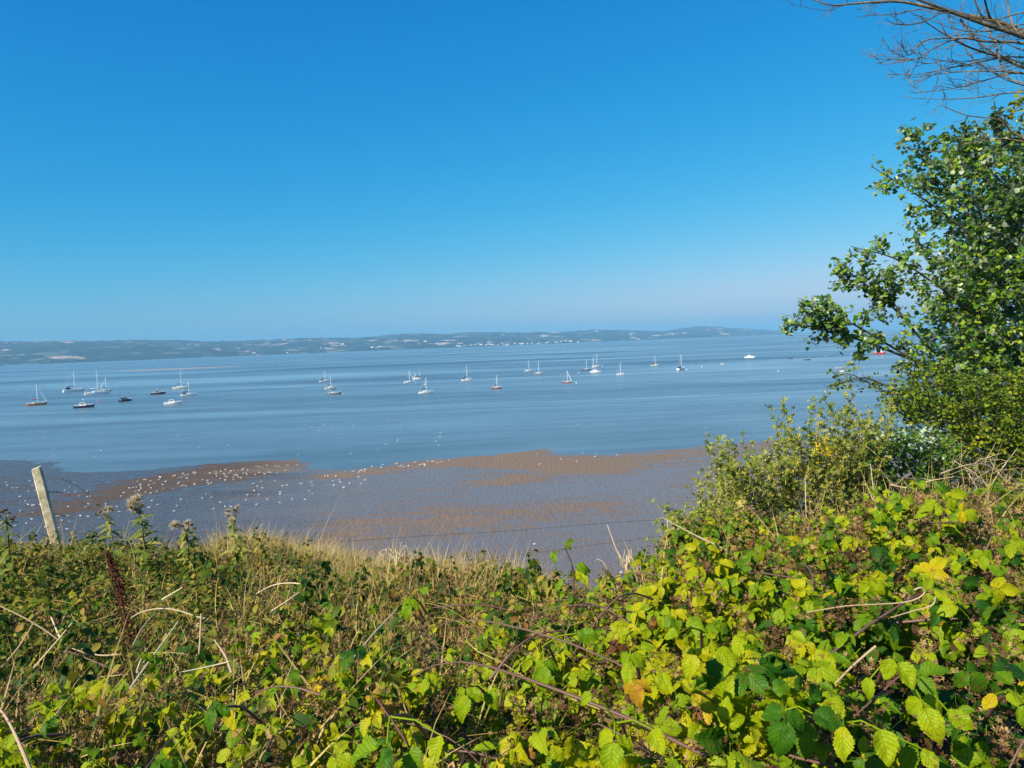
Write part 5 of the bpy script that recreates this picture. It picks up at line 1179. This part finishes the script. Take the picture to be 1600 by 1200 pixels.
for nm, ct, pts, r, mk, lb in STALKS:
    i0 = len(pts)//2; h0 = hit(pts[i0][0], min(pts[i0][1], 1150), .05); Y = h0.y
    q = [hit(min(max(x, 0), 1600), min(y, 1199), .08) if y > 900 else at_y(x, y, min(Y, 5.0)) for x, y in pts]
    ys = np.array([v.y for v in q]); ys = np.linspace(ys[0], ys[-1], len(ys)) if abs(ys[0]-ys[-1]) < 1.2 else np.full(len(ys), np.median(ys))
    ys = np.median(ys) + (ys - np.median(ys)) * .4
    if min(p[1] for p in pts) < 900: ys = np.full(len(ys), min(np.median(ys), 5.2))
    q = [at_y(x, y, yy - .08) for (x, y), yy in zip(pts, ys)]
    rs = r * np.median(ys) / 3.4 * .9; o = empty(nm, tuple(q[-1])); tag(o, lb, ct); sp_ = smooth_path([v - q[-1] for v in q], 18)
    m = MB(); m.tube(sp_, [rs*(.55 + .45*i/17) for i in range(18)], 7)
    m.build('stem', SM[mk], o)
    if ct == 'cane':
        th = MB()
        for i in range(1, 17):
            a = sp_[i].lerp(sp_[i+1], trng.random()); d_ = Vector((trng.gauss(0, 1), trng.gauss(0, 1), trng.gauss(0, 1))).normalized(); th.tube([a, a + d_*rs*2.0, a + d_*rs*2.6 - Vector((0, 0, rs*.7))], [rs*.45, rs*.2, .0001], 4)
        tag(th.build('thorn', stem_m, o), kind='stuff')
# pale curled dead grass heads against the mud
def curl(px, py, Y, n, label, seed, spread=26):
    trng.seed(seed); o = empty('dried_plant', tuple(at_y(px, py + 30, Y))); tag(o, label, 'dried plant'); ob = Vector(o.location); c = at_y(px, py, Y); parts = []
    for i in range(n):
        sx = trng.uniform(-1, 1); e = [(px, py + 32), (px + sx*3, py + 5), (px + sx*spread*.5, py - 8 + trng.uniform(-6, 6)), (px + sx*spread, py - trng.uniform(0, 26)), (px + sx*spread*1.1 + trng.uniform(-5, 5), py - trng.uniform(-6, 14)), (px + sx*spread*.85, py + trng.uniform(-6, 8))]
        parts.append(tube_quads(smooth_path([at_y(x, y, Y + trng.uniform(-.08, .08)) - ob for x, y in e], 16), .0030, .0012, 4))
    quads_obj(parts, 'stem', pale_m, o)
curl(620, 872, 5.0, 11, 'curled bleached dead plant silhouetted on the mud in the middle', 31)
curl(980, 880, 4.6, 9, 'bundle of dried straw stems beside the gap above the brambles', 32, 14)
# leafy sprouts on the ridge
def sprout(px, py, Y, h, n, label, seed, T=None, s=(.03, .05), mat=None, nm='sprout'):
    trng.seed(seed); o = empty(nm, tuple(at_y(px, py, Y))); tag(o, label, 'plant'); m = [Vector((.0, 0, -.12)), Vector((.01, 0, h*.5)), Vector((0, 0, h))]; quads_obj([tube_quads(smooth_path(m, 8), .004, .002, 5)], 'stem', green_stem, o)
    L = Leaves(); z = rg.uniform(.15, 1, n)*h; yaw = rg.uniform(0, 2*PI, n); L.add(T or T_blade, np.stack([np.cos(yaw)*.01, np.sin(yaw)*.01, z], 1), frames(rdir(n, .8, .4, SUNB), np.stack([np.cos(yaw), np.sin(yaw), rg.uniform(-.3, .4, n)], 1)), rg.uniform(s[0], s[1], n), rg.uniform(.1, .8, n)); L.build('leaf_spray', [mat or weed_m], o)
sprout(482, 878, 5.6, .17, 16, 'dark leafy sprout standing alone above the dry grass', 41)
sprout(572, 890, 5.6, .08, 18, 'small low sprout with a few dark leaves on the middle ridge', 42)
sprout(142, 862, 6.2, .16, 18, 'small bushy sprout just right of the fence post', 43)
sprout(1010, 930, 4.0, .26, 60, 'bright green fine leaved plant beside the dried straw bundle', 44, T_small, (.018, .032))

# ------------------------------------------------------------------ bramble shoots that stand out from the thicket
T_leaflets = [warp(leaflet(20, 6, w=w, serr=.07, fold=fo, droop=dr, corr=.022, peak=pk), sd, .06) for w, fo, dr, pk, sd in ((.37, .28, .35, .42, 1), (.40, .4, .6, .38, 2), (.34, .1, .2, .48, 3), (.41, .2, .75, .44, 4), (.36, .5, .4, .40, 5))]
def shoot(stem_px, leaves, label, seed, Yo=None, size=None):
    """stem polyline in photo pixels; leaves: (px, py, leaflet length in px, number of leaflets, tint, facing angle)"""
    trng.seed(seed); h0 = hit(*stem_px[0], lift=.10); Y = Yo or h0.y
    o = empty('bramble_shoot', tuple(at_y(*stem_px[0], Y))); tag(o, label, 'bramble shoot', 'bramble shoots standing out of the thicket'); ob = Vector(o.location)
    pts_ = [at_y(x, y, Y) - ob for x, y in stem_px]
    if size is None and stem_px[0][1] > 960: pts_ = [pts_[-1] + Vector((.03, .12, -.09)), pts_[-1] + Vector((.015, .06, -.03)), pts_[-1]]
    sp_ = smooth_path(pts_, 14); m = MB(); m.tube(sp_, [.0034 - .0014*i/13 for i in range(14)], 7); m.build('stem', SM['brown'], o, smooth=True)
    for (x, y, L, nl, ti, ang) in leaves:
        c = at_y(x, y, Y - .02 + trng.uniform(-.03, .02)) - ob; s = L * .86 * Y / 1200; a = R(ang)
        # stalk from the nearest point of the stem
        near = min(sp_, key=lambda v: (v-c).length); fdir = Vector((math.cos(a), trng.uniform(-.5, -.2), math.sin(a))).normalized()
        nrm = Vector((SUN_V.x*.55 + trng.gauss(0, .12), -.62 + trng.gauss(0, .1), .75)).normalized(); fr = frames(np.array([nrm]), np.array([fdir]))[0]
        lf = Leaves(); parts = [(0, 1.0)] + [(g, .8) for g in (1.2, -1.2)][:max(0, nl-1)] + [(g, .6) for g in (2.0, -2.0)][:max(0, nl-3)]
        for g, q in parts:
            Rm = fr @ rotz(g + trng.gauss(0, .1)) @ rotx(-.12 - (.2 if g else 0) + trng.gauss(0, .08)) @ roty(trng.gauss(0, .12)); off = (fr @ np.array([0, .22 if g == 0 and nl > 1 else 0, 0]))*s
            lf.add(T_leaflets[trng.randrange(5)], np.array([np.array(c) + off]), Rm[None], s*q*rg.uniform(.92, 1.05), np.array([np.clip(ti + trng.gauss(0, .04), 0, 1)]))
        lf.add(tube_quads([near, near.lerp(c, .5) + Vector((0, 0, .008)), c], .0016, .0012, 4), np.zeros((1, 3)), I3, 1.0, np.array([.55]))
        lf.build('leaf', [bramble_m], o)
SH = [
 ([(896, 935), (896, 900), (893, 880), (884, 858)], [(884, 850, 16, 3, .5, 60), (868, 866, 20, 3, .45, 140), (905, 892, 26, 3, .72, -60), (900, 885, 24, 1, .5, 20), (880, 905, 30, 1, .4, 200)], 'bramble shoot standing up against the mud with leaves along a purple stem'),
 ([(1470, 830), (1468, 805), (1465, 790)], [(1462, 785, 30, 3, .60, 200), (1480, 778, 34, 3, .62, 30), (1500, 798, 28, 3, .72, -20), (1450, 800, 26, 1, .6, 150)], 'bright bramble shoot at the top of the thicket on the right, below the dead twigs'),
 ([(1400, 1150), (1410, 1100), (1415, 1050), (1400, 1030)], [(1395, 1030, 46, 3, .60, -60), (1440, 1095, 56, 3, .60, -75), (1480, 1110, 46, 1, .56, -50), (1360, 1060, 34, 1, .58, -110)], 'bramble shoot with the largest bright green hanging leaf, right of centre at the bottom'),
 ([(1240, 1180), (1238, 1140), (1225, 1110)], [(1228, 1112, 62, 3, .22, -110), (1270, 1115, 60, 1, .20, -35), (1220, 1090, 44, 1, .3, 100)], 'dull dark green brown spotted bramble leaves near the bottom, right of centre'),
 ([(1110, 1040), (1105, 1010), (1095, 985)], [(1085, 1015, 44, 3, .74, -100), (1120, 1015, 40, 1, .6, -40), (1060, 990, 28, 1, .62, 160)], 'yellow green bramble spray with a veined leaf in the centre right'),
 ([(990, 1100), (985, 1060), (985, 1020)], [(985, 1025, 40, 3, .55, -100), (1000, 1015, 30, 1, .55, 20), (1033, 1050, 40, 1, .74, -80)], 'three part bright green bramble leaf in the centre of the thicket'),
 ([(975, 1199), (970, 1160), (962, 1130)], [(960, 1150, 56, 3, .62, -100), (1020, 1140, 46, 1, .66, -60), (925, 1085, 30, 1, .55, 160)], 'bramble spray at the bottom edge just right of centre'),
 ([(590, 1199), (600, 1160), (610, 1120)], [(605, 1165, 70, 3, .32, 170), (640, 1170, 50, 1, .35, -60), (690, 1150, 46, 1, .76, -100)], 'large bluish green bramble leaf at the bottom edge left of centre'),
 ([(850, 1080), (852, 1050), (848, 1010)], [(850, 1035, 38, 3, .42, -90), (900, 990, 40, 1, .38, -10), (830, 1070, 30, 1, .6, 200)], 'bramble spray hanging under the dark arching cane'),
 ([(720, 1110), (728, 1090), (735, 1072)], [(728, 1078, 42, 3, .55, -85), (760, 1080, 34, 1, .5, -45), (670, 1055, 30, 3, .6, -110)], 'pair of bright bramble leaves left of the dark arching cane'),
 ([(640, 965), (641, 950), (642, 935)], [(640, 938, 28, 3, .45, -100), (655, 922, 20, 1, .5, 10)], 'bramble leaf sticking up alone from the dry grass in the middle'),
 ([(350, 1180), (348, 1140), (345, 1105)], [(340, 1100, 40, 3, .22, -110), (358, 1110, 36, 1, .85, -60), (255, 1185, 44, 3, .3, -130)], 'dark drooping bramble leaves near the bottom on the left'),
 ([(1560, 1160), (1575, 1120), (1590, 1090)], [(1590, 1105, 56, 3, .55, 20), (1580, 1070, 42, 1, .3, 120), (1555, 1085, 36, 1, .84, 220)], 'large bramble leaf at the right edge near the bottom'),
 ([(1340, 1199), (1330, 1160), (1318, 1130)], [(1318, 1135, 56, 1, .74, -95), (1375, 1140, 60, 1, .6, -80), (1440, 1170, 40, 1, .6, -60)], 'row of broad yellow green leaves at the bottom edge, left of the hanging leaf'),
 ([(1535, 870), (1545, 850), (1550, 838)], [(1535, 862, 30, 3, .56, -100), (1580, 850, 34, 3, .6, -40), (1500, 880, 26, 1, .6, 200)], 'cluster of bright rounded bramble leaves near the right edge, above middle'),
 ([(800, 885), (798, 892), (800, 905)], [(795, 893, 16, 3, .35, 140), (806, 890, 14, 1, .4, 20)], 'small dark bramble tip on the ridge at the centre')]
for i, (st, lv, lb) in enumerate(SH): shoot(st, lv, lb, 100 + i)

# ------------------------------------------------------------------ haze
def haze():
    b = MB(); b.box((0, 11000, 125), (50000, 28000, 290))
    m = bpy.data.materials.new('sea_haze'); m.use_nodes = True; n = m.node_tree.nodes; l = m.node_tree.links
    n.remove(n['Principled BSDF'])
    v = n.new('ShaderNodeVolumePrincipled'); v.inputs['Density'].default_value = 7.8e-5
    v.inputs['Color'].default_value = (.30, .66, 1.0, 1); v.inputs['Anisotropy'].default_value = 0.0
    l.new(v.outputs[0], n['Material Output'].inputs['Volume'])
    o = b.build('haze', m); tag(o, kind='stuff')
haze()
